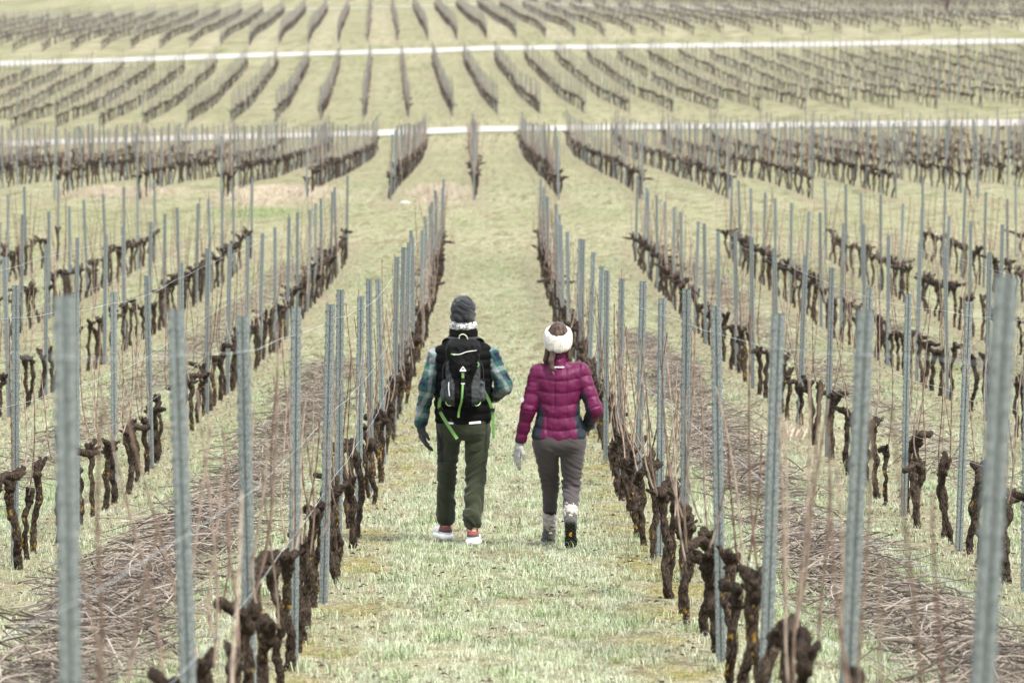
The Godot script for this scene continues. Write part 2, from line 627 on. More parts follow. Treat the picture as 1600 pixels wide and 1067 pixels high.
# ---------------------------------------------------------------- vines
func path_tube(mb: MB, pts: Array, rads: Array, sides: int, c0: Color, jitter: float, sd: float, lichen := 0.0) -> void:
	# smooth the control points, then a gnarled skin
	var cur := Curve3D.new()
	for k in pts.size():
		var a: Vector3 = pts[maxi(k - 1, 0)]
		var b: Vector3 = pts[mini(k + 1, pts.size() - 1)]
		var t := (b - a) / 6.0
		cur.add_point(pts[k], -t, t)
	var L := cur.get_baked_length()
	var m := maxi(6, int(L / 0.012))
	var P := PackedVector3Array()
	var R := PackedFloat32Array()
	for k in m:
		var t := float(k) / (m - 1)
		P.append(cur.sample_baked(L * t, true))
		var f := t * (rads.size() - 1)
		var j := mini(int(f), rads.size() - 2)
		R.append(lerpf(rads[j], rads[j + 1], f - j))
	var first := mb.v.size()
	mb.tube(P, R, sides, PackedColorArray([c0]))
	for k in range(first, mb.v.size()):
		var p := mb.v[k]
		var q := (p + Vector3(sd * 3.1, sd, 0)) * 1.0
		var tw := q.y * 5.0
		var d1 := noise.get_noise_3d(q.x * 2600.0 + tw * 40, q.y * 420.0, q.z * 2600.0)
		var d2 := noise.get_noise_3d(q.x * 800.0, q.y * 600.0 + 77.0, q.z * 800.0)
		mb.v[k] = p + mb.n[k] * (d1 * 0.45 + d2 * 0.75) * jitter
		var sh := 0.85 + 0.75 * d1 + 0.3 * d2
		var c := c0 * sh
		if lichen > 0.0 and noise.get_noise_3d(q.x * 300.0, q.y * 330.0 + 11.0, q.z * 300.0) > 0.16 and noise2.get_noise_3d(q.x * 2200.0, q.y * 1500.0, q.z * 2200.0) > 0.62 - lichen:
			c = Color(0.55, 0.37, 0.07)
		c.a = 1
		mb.c[k] = c
	# normals of the gnarled skin
	var acc := {}
	for k in range(0, mb.i.size(), 3):
		if mb.i[k] < first:
			continue
		var fn := (mb.v[mb.i[k + 2]] - mb.v[mb.i[k]]).cross(mb.v[mb.i[k + 1]] - mb.v[mb.i[k]])
		for e in 3:
			acc[mb.i[k + e]] = acc.get(mb.i[k + e], Vector3.ZERO) + fn
	for k in acc:
		var nn: Vector3 = acc[k]
		if nn.dot(mb.n[k]) < 0:
			nn = -nn
		if nn.length() > 1e-10:
			mb.n[k] = nn.normalized()

func cane_mesh(r: RandomNumberGenerator, from: Vector3, h: float, lean: Vector2) -> ArrayMesh:
	var mb := MB.new()
	var P := PackedVector3Array()
	var R := PackedFloat32Array()
	var C := PackedColorArray()
	var base := Color(0.10, 0.058, 0.040).lerp(Color(0.36, 0.285, 0.22), r.randf()) * r.randf_range(0.8, 1.0)
	var k := 0
	var y := 0.0
	var side := r.randf() * TAU
	var out := Vector3(cos(side), 0, sin(side)) * r.randf_range(0.02, 0.07)
	var wob := r.randf() * 10.0
	while y < h:
		var t := y / h
		var bend := sin(t * 2.6 + wob) * 0.035
		var p := from + Vector3(lean.x * t, y, lean.y * t) + out * sin(minf(t * 5.0, 1.57)) + Vector3(bend, 0, bend * 0.6)
		var node := k % 4 == 0
		P.append(p)
		R.append(lerpf(0.0060, 0.0036, t) * (1.55 if node else 1.0))
		var cc := base * (0.6 if node else 1.0)
		cc.a = 1
		C.append(cc)
		if node:
			P.append(p + Vector3(0, 0.012, 0)); R.append(lerpf(0.0060, 0.0036, t)); C.append(cc)
		y += 0.026
		k += 1
	mb.tube(P, R, 5, C)
	return mb.mesh(M.cane)

# a vine as {trunk, head, arm?, canes[]} meshes; heavy = fuller heads for the far blocks
func vine_meshes(sd: int, heavy := false) -> Dictionary:
	var r := RandomNumberGenerator.new()
	r.seed = 900 + sd
	var h := r.randf_range(0.56, 0.74)
	var c0 := Color(0.120, 0.097, 0.080) * r.randf_range(0.75, 1.3)
	var x := 0.0
	var z := 0.0
	var pts := [Vector3(0, -0.1, 0)]
	var rb := r.randf_range(0.022, 0.032)
	var rads := [rb * 1.35]
	for k in 6:
		x += r.randf_range(-0.030, 0.030)
		z += r.randf_range(-0.035, 0.035)
		pts.append(Vector3(x, h * (k + 1) / 6.0 - 0.02 * k, z))
		rads.append(rb * r.randf_range(0.78, 1.12) * (1.0 + 0.25 * float(k == 5)))
	var lichen := 0.30 if r.randf() < 0.25 else 0.0
	var mb := MB.new()
	path_tube(mb, pts, rads, 20, c0, 0.020, sd * 1.7, lichen)
	var out := {"trunk": mb.mesh(M.bark)}
	var top: Vector3 = pts[pts.size() - 1]
	# knotted head: a few stubs grown together
	mb = MB.new()
	var stubs := r.randi_range(3, 5) + (3 if heavy else 0)
	var heads: Array[Vector3] = []
	for k in stubs:
		var a := r.randf() * TAU
		var dir := Vector3(cos(a) * 0.5, r.randf_range(0.15, 1.0), sin(a) * (1.0 if not heavy else 1.8)).normalized()
		var len := r.randf_range(0.06, 0.13) * (1.5 if heavy else 1.0)
		var e := top + dir * len
		var rr := r.randf_range(0.012, 0.025)
		path_tube(mb, [top - dir * 0.03 - Vector3(0, 0.02, 0), top + dir * len * 0.4, e - dir * 0.015, e], [0.032, rr * 1.15, rr * 1.2, rr * 0.55], 10, c0 * 0.9, 0.020, sd * 2.3 + k * 5.0)
		heads.append(e)
	out.head = mb.mesh(M.bark)
	if r.randf() < 0.7 or heavy:
		mb = MB.new()
		var s := -1.0 if r.randf() < 0.5 else 1.0
		var L := r.randf_range(0.18, 0.42) * (1.6 if heavy else 1.0)
		var e := top + Vector3(r.randf_range(-0.05, 0.05), r.randf_range(0.0, 0.10), s * L)
		path_tube(mb, [top - Vector3(0, 0.05, 0), top + Vector3(0, 0.03, s * L * 0.35), e - Vector3(0, 0.01, s * L * 0.3), e], [0.028, 0.024, 0.027, 0.016], 10, c0 * 0.95, 0.018, sd * 4.1)
		out.arm = mb.mesh(M.bark)
		heads.append(e)
	var canes := []
	var nc := r.randi_range(1, 3) if not heavy else 2
	for k in nc:
		var f: Vector3 = heads[r.randi() % heads.size()]
		canes.append(cane_mesh(r, f - Vector3(0, 0.012, 0), r.randf_range(0.6, 1.2), Vector2(r.randf_range(-0.10, 0.10), r.randf_range(-0.22, 0.22))))
	out.canes = canes
	return out

func merged(list: Array) -> ArrayMesh:
	# one far vine: bark surface and cane surface
	var am := ArrayMesh.new()
	var groups := {}
	for m in list:
		var mt: Material = m.surface_get_material(0)
		if not groups.has(mt):
			groups[mt] = []
		groups[mt].append(m.surface_get_arrays(0))
	for mt in groups:
		var mb := MB.new()
		for arr in groups[mt]:
			var b := mb.v.size()
			mb.v.append_array(arr[Mesh.ARRAY_VERTEX]); mb.n.append_array(arr[Mesh.ARRAY_NORMAL]); mb.c.append_array(arr[Mesh.ARRAY_COLOR])
			for q in arr[Mesh.ARRAY_INDEX]:
				mb.i.append(q + b)
		var a := []
		a.resize(Mesh.ARRAY_MAX)
		a[Mesh.ARRAY_VERTEX] = mb.v; a[Mesh.ARRAY_NORMAL] = mb.n; a[Mesh.ARRAY_COLOR] = mb.c; a[Mesh.ARRAY_INDEX] = mb.i
		am.add_surface_from_arrays(Mesh.PRIMITIVE_TRIANGLES, a)
		am.surface_set_material(am.get_surface_count() - 1, mt)
	return am

const ORD := ["first", "second", "third", "fourth", "fifth", "sixth", "seventh", "eighth", "ninth", "tenth", "eleventh", "twelfth", "thirteenth", "fourteenth", "fifteenth", "sixteenth", "seventeenth", "eighteenth", "nineteenth", "twentieth",
	"twenty-first", "twenty-second", "twenty-third", "twenty-fourth", "twenty-fifth", "twenty-sixth", "twenty-seventh", "twenty-eighth", "twenty-ninth", "thirtieth"]

func row_words(k: int) -> String:
	if k == -1: return "the row beside the man"
	if k == 0: return "the row beside the woman"
	if k < -1: return "the %s row past the man" % ORD[-k - 1]
	return "the %s row past the woman" % ORD[k]

func in_view(p: Vector3, margin := 0.6) -> bool:
	var d := -p.z
	if d < 8.0:
		return false
	var x := p.x - d * YAW
	return absf(x) < d * (800.0 / F) + margin

func far_road(x: float) -> float:
	var p := [[-200.0, 500.0], [0.0, 492.0], [15.0, 472.0], [30.0, 444.0], [45.0, 422.0], [70.0, 405.0], [200.0, 370.0]]
	for k in p.size() - 1:
		if x < p[k + 1][0]:
			return lerpf(p[k][1], p[k + 1][1], clampf((x - p[k][0]) / (p[k + 1][0] - p[k][0]), 0.0, 1.0))
	return 370.0

func build_rows() -> void:
	var posts := []   # {p, turn, label, group, d}
	var vines := []
	# front block
	for k in range(-7, 7):
		var start := 9.55 if k == -1 else (9.2 if k == 0 else 9.2 + fposmod(k * 1.37, 3.6))
		if k == -2: start = 26.6 - 3.6 * 4
		if k == 1: start = 28.0 - 3.55 * 5
		var ds := []
		var d := start
		while d < 91.5:
			ds.append(d)
			d += 3.6 + rnd(-0.12, 0.12)
		ds[ds.size() - 1] = 91.0 + rnd(-0.4, 0.4)
		for j in ds.size():
			var from_end: int = ds.size() - 1 - j
			var dd: float = ds[j]
			var lean := Vector2(rnd(-0.032, 0.032), rnd(-0.02, 0.02))
			var shift := 0.0
			if k == 0 and j < 3:
				lean.x = [0.044, 0.037, 0.028][j]
				shift = [-0.068, -0.028, -0.018][j]
			if k == -1 and j < 3:
				lean.x = [-0.004, -0.026, -0.012][j]
				shift = [0.003, 0.018, 0.004][j]
			var p := at(row_x(0, k, dd) + (shift if shift else rnd(-0.03, 0.03)), dd)
			posts.append({"p": p, "lean": lean, "d": dd, "label": "grey steel post, %s from the crossway in %s" % [ORD[mini(from_end, 29)], row_words(k)], "group": "steel posts of the vine rows around the walkers"})
			if j + 1 < ds.size():
				for q in 4:
					var vd: float = lerpf(dd, ds[j + 1], (q + 0.5) / 4.0) + rnd(-0.2, 0.2)
					vines.append({"p": at(row_x(0, k, vd) + rnd(-0.05, 0.05), vd), "d": vd, "label": "knotty vine, %s before the %s post from crossway in %s" % [ORD[3 - q], ORD[mini(from_end - 1, 29)], row_words(k)], "group": "pruned vines of the rows around the walkers"})
	# the blocks beyond the crossway and beyond the two roads
	for b in [[1, 112.0, 200.0, 26, 3.9, 1.02], [2, 225.0, 322.0, 34, 4.4, 1.15], [3, 345.0, 478.0, 42, 4.6, 1.2], [4, 400.0, 520.0, 42, 4.6, 1.2]]:
		for k in range(-b[3], b[3]):
			var d: float = b[1]
			var stop: float = b[2]
			if b[0] == 4:
				d = far_road(row_x(3, k, 440.0)) + 8.0
				if d > 490.0:
					continue
			if b[0] == 3:
				stop = minf(stop, far_road(row_x(3, k, 440.0)) - 16.0)
			var ph := rnd(-0.6, 0.6)
			var nth := 0
			var which := "the row straight ahead of the walkers" if k == 0 else "%s row to the %s side of the walkers" % [ORD[mini(absi(k) - 1, 29)], "man's" if k < 0 else "woman's"]
			while d < stop:
				var p := at(row_x(b[0], k, d) + rnd(-0.04, 0.04), d)
				posts.append({"p": p, "lean": Vector2(rnd(-0.03, 0.03), rnd(-0.02, 0.02)), "d": d, "label": "grey post, %s across the crossway, %s" % [ORD[mini(nth, 29)], which], "group": "steel posts of the block across the grass crossway"})
				nth += 1
				d += b[4] + rnd(-0.15, 0.15)
			d = (b[1] if b[0] < 4 else far_road(row_x(3, k, 440.0)) + 8.0) + 0.5 + ph * 0.3
			while d < stop:
				if rng.randf() > 0.07:
					vines.append({"p": at(row_x(b[0], k, d) + rnd(-0.07, 0.07), d), "d": d, "label": "", "block": b[0]})
				d += b[5] + rnd(-0.2, 0.2)
	for a in [posts, vines]:
		a.sort_custom(func(u, w): return u.d < w.d)
	# posts
	var pm := []
	for k in 6:
		pm.append(post_mesh([1.93, 1.90, 1.97, 1.88, 1.94, 2.0][k], 40 + k))
	var far := []
	var made := 0
	for o in posts:
		if not in_view(o.p):
			continue
		var b := Basis.from_euler(Vector3(o.lean.y, rnd(-0.15, 0.15), -o.lean.x))
		if made < 300:
			var pick := rng.randi() % 6
			var n := part("vineyard_post", pm[pick if o.d > 22.0 else 0], self)
			n.transform = Transform3D(b.scaled_local(Vector3(1, 1.04 if o.d < 9.5 else 1.01, 1)), o.p)
			tag(n, o.label, "post", o.group)
			made += 1
		else:
			far.append(Transform3D(b.scaled(Vector3(1, 0.95, 1)), o.p))
	var fp := scatter("distant_posts", pm[0], far, [], self)
	tag(fp, "countless grey steel posts of the vine blocks on the opposite slope", "posts", "", "stuff")
	# vines
	var vm := []
	for k in 16:
		vm.append(vine_meshes(k))
	var hm := []
	for k in 5:
		var e := vine_meshes(50 + k, true)
		var l := [e.trunk, e.head, e.arm]
		l.append_array(e.canes)
		hm.append(merged(l))
	made = 0
	var fars := [[], [], [], [], []]
	var protos := []
	for k in 16:
		protos.append(null)
	for o in vines:
		if not in_view(o.p):
			continue
		var flip := PI if rng.randf() < 0.5 else 0.0
		var sc := rnd(0.9, 1.12)
		var bs := Basis.from_euler(Vector3(rnd(-0.10, 0.10), flip + rnd(-0.5, 0.5), rnd(-0.06, 0.06))).scaled(Vector3(sc, rnd(0.94, 1.12), sc))
		if made < 300:
			var k := made % 16 if made < 64 else rng.randi() % 16
			var n: Node3D
			if protos[k] == null:
				n = Node3D.new()
				part("trunk", vm[k].trunk, n)
				part("head", vm[k].head, n)
				if vm[k].has("arm"):
					part("arm", vm[k].arm, n)
				for c in vm[k].canes:
					part("cane", c, n)
				protos[k] = n
			else:
				n = protos[k].duplicate()
			n.name = numbered("vine")
			add_child(n)
			n.transform = Transform3D(bs, o.p)
			tag(n, o.label if o.label else "dark pruned vine of the block across the grass crossway", "vine", o.group if o.label else "vines of the block across the grass crossway")
			made += 1
		else:
			fars[rng.randi() % 5].append(Transform3D(bs.scaled(Vector3(1.1, 1.08, 1.1)), o.p))
	var root := thing("distant_vines", "dark ranks of pruned vines covering the opposite slope", "vines")
	root.set_meta("kind", "stuff")
	for k in 5:
		scatter("vine_mass", hm[k], fars[k], [], root).set_meta("kind", "stuff")
	build_wires()

func build_wires() -> void:
	for k in range(-4, 4):
		var hs := [[0.72, "low"], [1.18, "middle"], [1.80, "top"]]
		for a in hs:
			var P := PackedVector3Array()
			var R := PackedFloat32Array()
			var d := 8.0
			var n := 0
			while d < 91.0:
				P.append(at(row_x(0, k, d) + 0.03 + rnd(-0.004, 0.004), d) + Vector3.UP * (a[0] - (0.012 if n % 2 else 0.0) + rnd(-0.006, 0.006)))
				R.append(0.0013)
				d += 1.8
				n += 1
			var mb := MB.new()
			mb.tube(P, R, 4, PackedColorArray([Color.WHITE]))
			var o := part("trellis_wire", mb.mesh(M.wire, false), self)
			tag(o, "thin %s trellis wire strung along %s" % [a[1], row_words(k)], "wire", "trellis wires of the rows around the walkers")

# ---------------------------------------------------------------- grass, litter, prunings
func tuft_mesh(sd: int, blades: int, tall: float, spread: float, wide: float, m: Material) -> ArrayMesh:
	var r := RandomNumberGenerator.new()
	r.seed = sd
	var mb := MB.new()
	for k in blades:
		var a := r.randf() * TAU
		var dir := Vector3(cos(a), 0, sin(a))
		var s := Vector3(-sin(a), 0, cos(a)) * wide * r.randf_range(0.6, 1.2)
		var o := Vector3(r.randf_range(-1, 1), 0, r.randf_range(-1, 1)) * spread
		var h := tall * r.randf_range(0.45, 1.1)
		var lean := r.randf_range(0.15, 1.3)
		var mid := o + dir * h * lean * 0.35 + Vector3.UP * h * 0.62
		var tip := o + dir * h * lean + Vector3.UP * h * (0.98 - 0.35 * lean)
		var g := r.randf()
		var c := Color(1, 1, 1) * r.randf_range(0.38, 1.2)
		if g < 0.38:
			c = Color(1.5, 1.3, 1.65) * r.randf_range(0.75, 1.05)   # a dry blade among the green
		c.a = 1
		var nn := s.cross(mid - o).normalized()
		if nn.y < 0.0: nn = -nn
		var n2 := s.cross(tip - mid).normalized()
		if n2.y < 0.0: n2 = -n2
		var nm := (nn + n2).normalized()
		var k0 := mb.vert(o - s * 0.5, nn, c)
		mb.vert(o + s * 0.5, nn, c); mb.vert(mid - s * 0.42, nm, c); mb.vert(mid + s * 0.42, nm, c); mb.vert(tip, n2, c)
		if (mb.v[k0 + 3] - mb.v[k0]).cross(mb.v[k0 + 1] - mb.v[k0]).dot(nn) > 0.0:
			mb.tri(k0, k0 + 1, k0 + 3); mb.tri(k0, k0 + 3, k0 + 2); mb.tri(k0 + 2, k0 + 3, k0 + 4)
		else:
			mb.tri(k0, k0 + 3, k0 + 1); mb.tri(k0, k0 + 2, k0 + 3); mb.tri(k0 + 2, k0 + 4, k0 + 3)
	return mb.mesh(m)

func build_grass() -> void:
	var kinds := []
	for k in 5:
		kinds.append(tuft_mesh(70 + k, 18, 0.056, 0.06, 0.0032, M.blade))
	var lists := [[], [], [], [], []]
	var cols := [[], [], [], [], []]
	var d := 17.0
	while d < 125.0:
		var half := d * 800.0 / F + 0.6
		var dens := 170.0 if d < 36.0 else (90.0 if d < 52.0 else (30.0 if d < 92.0 else 14.0))
		var step := 0.5
		var cnt := int(half * 2.0 * step * dens)
		for k in cnt:
			var x := rnd(-half, half) + d * YAW
			var dd := d + rng.randf() * step
			var al := alley(x, dd)
			var mid := noise.get_noise_2d(x * 55.0, dd * 32.0 + 90.0) * 0.5 + 0.5
			if al.x < 0.3 and rng.randf() < 0.55:
				continue
			var fine := noise.get_noise_2d(x * 280.0 + 7.0, dd * 180.0) * 0.5 + 0.5
			if mid * 0.5 + fine * 0.6 > 0.60 and rng.randf() < 0.85:
				continue
			var c := turf(x, dd)
			c = c.lerp(Color(0.33, 0.40, 0.25), 0.36)
			c *= rnd(0.72, 1.22)
			c.a = 1
			var s := rnd(0.55, 1.3)
			if noise2.get_noise_2d(x * 190.0 - 60.0, dd * 110.0) > 0.34:
				s *= 1.55
				c = c.lerp(Color(0.17, 0.25, 0.09), 0.45)
			var j := rng.randi() % 5
			lists[j].append(Transform3D(Basis(Vector3.UP, rng.randf() * TAU).scaled(Vector3(s, s * rnd(0.7, 1.2), s)), at(x, dd) - Vector3.UP * 0.006))
			cols[j].append(c)
		d += step
	var root := thing("grass", "short pale green grass growing in the vine alleys", "grass")
	root.set_meta("kind", "stuff")
	for k in 5:
		scatter("grass_blades", kinds[k], lists[k], cols[k], root).set_meta("kind", "stuff")
	# brown leaves and bits of bark
	var mb := MB.new()
	mb.flat_tri(Vector3(-0.02, 0.004, -0.01), Vector3(0, 0.014, 0.022), Vector3(0.022, 0.002, -0.004), Color.WHITE)
	mb.flat_tri(Vector3(-0.02, 0.004, -0.01), Vector3(0.022, 0.002, -0.004), Vector3(0.004, 0.018, -0.026), Color.WHITE)
	var xf := []
	var cc := []
	d = 17.0
	while d < 100.0:
		var half := d * 800.0 / F + 0.4
		for k in int(half * 2.0 * (34.0 if d < 34.0 else 40.0 if d < 60.0 else 18.0)):
			var x := rnd(-half, half) + d * YAW
			var dd := d + rng.randf()
			if noise2.get_noise_2d(x * 14.0 + 200.0, dd * 9.0) < -0.05 and alley(x, dd).x > 0.3:
				continue
			xf.append(Transform3D(Basis.from_euler(Vector3(rnd(-0.3, 0.3), rng.randf() * TAU, rnd(-0.3, 0.3))).scaled(Vector3.ONE * rnd(0.3, 1.1)), at(x, dd) + Vector3.UP * rnd(0.006, 0.03)))
			var q := Color(0.055, 0.04, 0.028).lerp(Color(0.26, 0.20, 0.14), pow(rng.randf(), 1.6))
			cc.append(q)
		d += 1.0
	var lf := scatter("leaf_litter", mb.mesh(M.straw), xf, cc, self)
	tag(lf, "brown withered leaves strewn through the grass of the alleys", "leaves", "", "stuff")

func build_prunings() -> void:
	var kinds := []
	for k in 8:
		var r := RandomNumberGenerator.new()
		r.seed = 300 + k
		var mb := MB.new()
		var P := PackedVector3Array()
		var R := PackedFloat32Array()
		var C := PackedColorArray()
		var L := r.randf_range(0.35, 0.95)
		var n := 9
		var bx := r.randf_range(-0.13, 0.13)
		var bz := r.randf_range(-0.05, 0.10)
		for j in n:
			var t := float(j) / (n - 1)
			P.append(Vector3((t - 0.5) * L, bz * sin(t * PI) + r.randf_range(-0.006, 0.006), bx * sin(t * PI * 1.2) + r.randf_range(-0.012, 0.012)))
			R.append(lerpf(0.0043, 0.0022, t) * (1.3 if j % 2 == 0 else 1.0))
			C.append(Color.WHITE * (0.72 if j % 2 == 0 else 1.0))
		mb.tube(P, R, 5, C)
		kinds.append(mb.mesh(M.cane))
	# [row to one side, depth from, to, canes per metre, label]
	for a in [[-2.23, 15.0, 54.0, 92, "long heap of cut vine canes lying in the alley beyond the man"], [2.52, 15.0, 62.0, 92, "long heap of cut vine canes lying in the alley beyond the woman"],
			[-4.55, 30.0, 88.0, 26, "thin scatter of cut vine canes in second alley beyond the man"], [4.73, 34.0, 88.0, 30, "thin scatter of cut vine canes in second alley beyond the woman"], [7.05, 50.0, 88.0, 24, "thin scatter of cut vine canes in third alley beyond the woman"]]:
		var lists := [[], [], [], [], [], [], [], []]
		var cols := [[], [], [], [], [], [], [], []]
		var d: float = a[1]
		while d < a[2]:
			var lump := 0.15 + 1.5 * (noise2.get_noise_2d(d * 9.0, a[0] * 50.0) * 0.5 + 0.5)
			for k in int(a[3] * 0.5 * lump * (1.0 if d < 30.0 else 0.6)):
				var g := (rng.randf() + rng.randf() + rng.randf()) / 1.5 - 1.0
				var x: float = a[0] + g * 0.50 + noise2.get_noise_2d(d * 5.0, 9.0) * 0.2
				var dd := d + rng.randf() * 0.5
				var hh := rng.randf() * 0.17 * (1.0 - g * g) * lump * (1.0 if a[3] > 80 else 0.4)
				var yaw := rng.randfn(0.0, 0.7) if rng.randf() < 0.55 else rng.randf() * TAU
				var b := Basis.from_euler(Vector3(rng.randf() * TAU, yaw, rnd(-0.22, 0.22)), EULER_ORDER_YZX).scaled(Vector3.ONE * rnd(0.7, 1.25))
				var j := rng.randi() % 8
				lists[j].append(Transform3D(b, at(x, dd) + Vector3.UP * (0.03 + hh)))
				cols[j].append(Color(0.040, 0.027, 0.019).lerp(Color(0.33, 0.275, 0.225), pow(rng.randf(), 1.25)))
			d += 0.5
		var root := thing("pruned_canes", a[4], "brushwood", Vector3.ZERO, "heaps of cut canes in the alleys")
		root.set_meta("kind", "stuff")
		for k in 8:
			scatter("cut_cane", kinds[k], lists[k], cols[k], root).set_meta("kind", "stuff")

func build_heaps() -> void:
	var kinds := []
	for k in 3:
		kinds.append(tuft_mesh(170 + k, 22, 0.26, 0.12, 0.007, M.straw))
	for a in [[-11.3, 116.0, 2.0, 3.0, "straw"], [-6.3, 115.0, 1.6, 6.0, "straw"], [-1.5, 116.0, 0.9, 7.0, "straw"], [3.25, 41.5, 0.30, 0.5, "straw"], [-6.6, 106.0, 1.6, 2.5, "green"]]:
		var xf := []
		var cc := []
		for k in int(maxf(a[2] * a[3] * 130.0, 45.0)):
			var u := rng.randfn(0.0, 0.5)
			var w := rng.randfn(0.0, 0.5)
			var s := rnd(0.5, 1.2) * exp(-(u * u + w * w) * 0.4)
			xf.append(Transform3D(Basis.from_euler(Vector3(rnd(-0.6, 0.6), rng.randf() * TAU, rnd(-0.6, 0.6))).scaled(Vector3.ONE * s * (0.55 if a[4] == "green" else 1.0)), at(a[0] + u * a[2], a[1] + w * a[3])))
			if a[4] == "green":
				cc.append(Color(0.25, 0.31, 0.14) * rnd(0.85, 1.15))
			else:
				cc.append(Color(0.53, 0.455, 0.34).lerp(Color(0.24, 0.19, 0.145), rng.randf() * 0.6))
		var lab: String = "lush green patch of grass before the straw heap" if a[4] == "green" else ["loose heap of dry straw and twigs at a row end across the crossway", "straw litter heap behind the lush green grass patch", "pale straw litter along the row straight ahead of the man", "tuft of tall bleached grass at the foot of the second row past the woman"][[-11.3, -6.3, -1.5, 3.25].find(a[0])]
		var o := scatter("straw_heap" if a[4] == "straw" else "grass_patch", kinds[rng.randi() % 3], xf, cc, self)
		tag(o, lab, "straw" if a[4] == "straw" else "grass", "", "stuff")

# ---------------------------------------------------------------- people
func hand_prims(wrist: Vector3, dir: Vector3, palm_n: Vector3, thumb_side: float, curl: float, k := 1.0) -> Array:
	var y := dir.normalized()
	var x := palm_n.cross(y).normalized() * thumb_side
	var z := palm_n.normalized()
	var out := []
	var W := wrist
	out.append(cap(W - y * 0.02, W + y * 0.03, 0.028 * k, 0.030 * k))
	for f in 4:
		var ox := (f - 1.5) * 0.0185 * k
		var base := W + y * (0.085 - absf(f - 1.2) * 0.004) * k - x * ox
		out.append(cap(W + y * 0.02 - x * ox * 0.7, base, 0.016 * k, 0.0125 * k))
		var L: float = [0.042, 0.048, 0.045, 0.036][f] * k
		var p0 := base
		var ang := curl * (0.55 + 0.12 * f)
		for s in 3:
			var dd := y * cos(ang) + z * sin(ang)
			var p1 := p0 + dd * L
			out.append(cap(p0, p1, (0.0115 - s * 0.0008) * k, (0.0108 - s * 0.0010) * k))
			p0 = p1
			L *= 0.68
			ang += curl * 0.6
	var tb := W + y * 0.025 * k + x * 0.026 * k
	var t1 := tb + (y * 0.75 + x * 0.6 + z * 0.25).normalized() * 0.042 * k
	var t2 := t1 + (y * 0.95 + x * 0.1 + z * 0.35).normalized() * 0.034 * k
	out.append(cap(W + y * 0.01, tb, 0.018 * k, 0.015 * k))
	out.append(cap(tb, t1, 0.0145 * k, 0.0118 * k))
	out.append(cap(t1, t2, 0.0115 * k, 0.0095 * k))
	return out

func folds(p: Vector3, sx: float, sy: float, amp: float) -> float:
	var a := noise.get_noise_3d(p.x * sx * 300.0, p.y * sy * 300.0, p.z * sx * 300.0 + 31.0)
	return (absf(a) * 2.0 - 0.5) * -amp

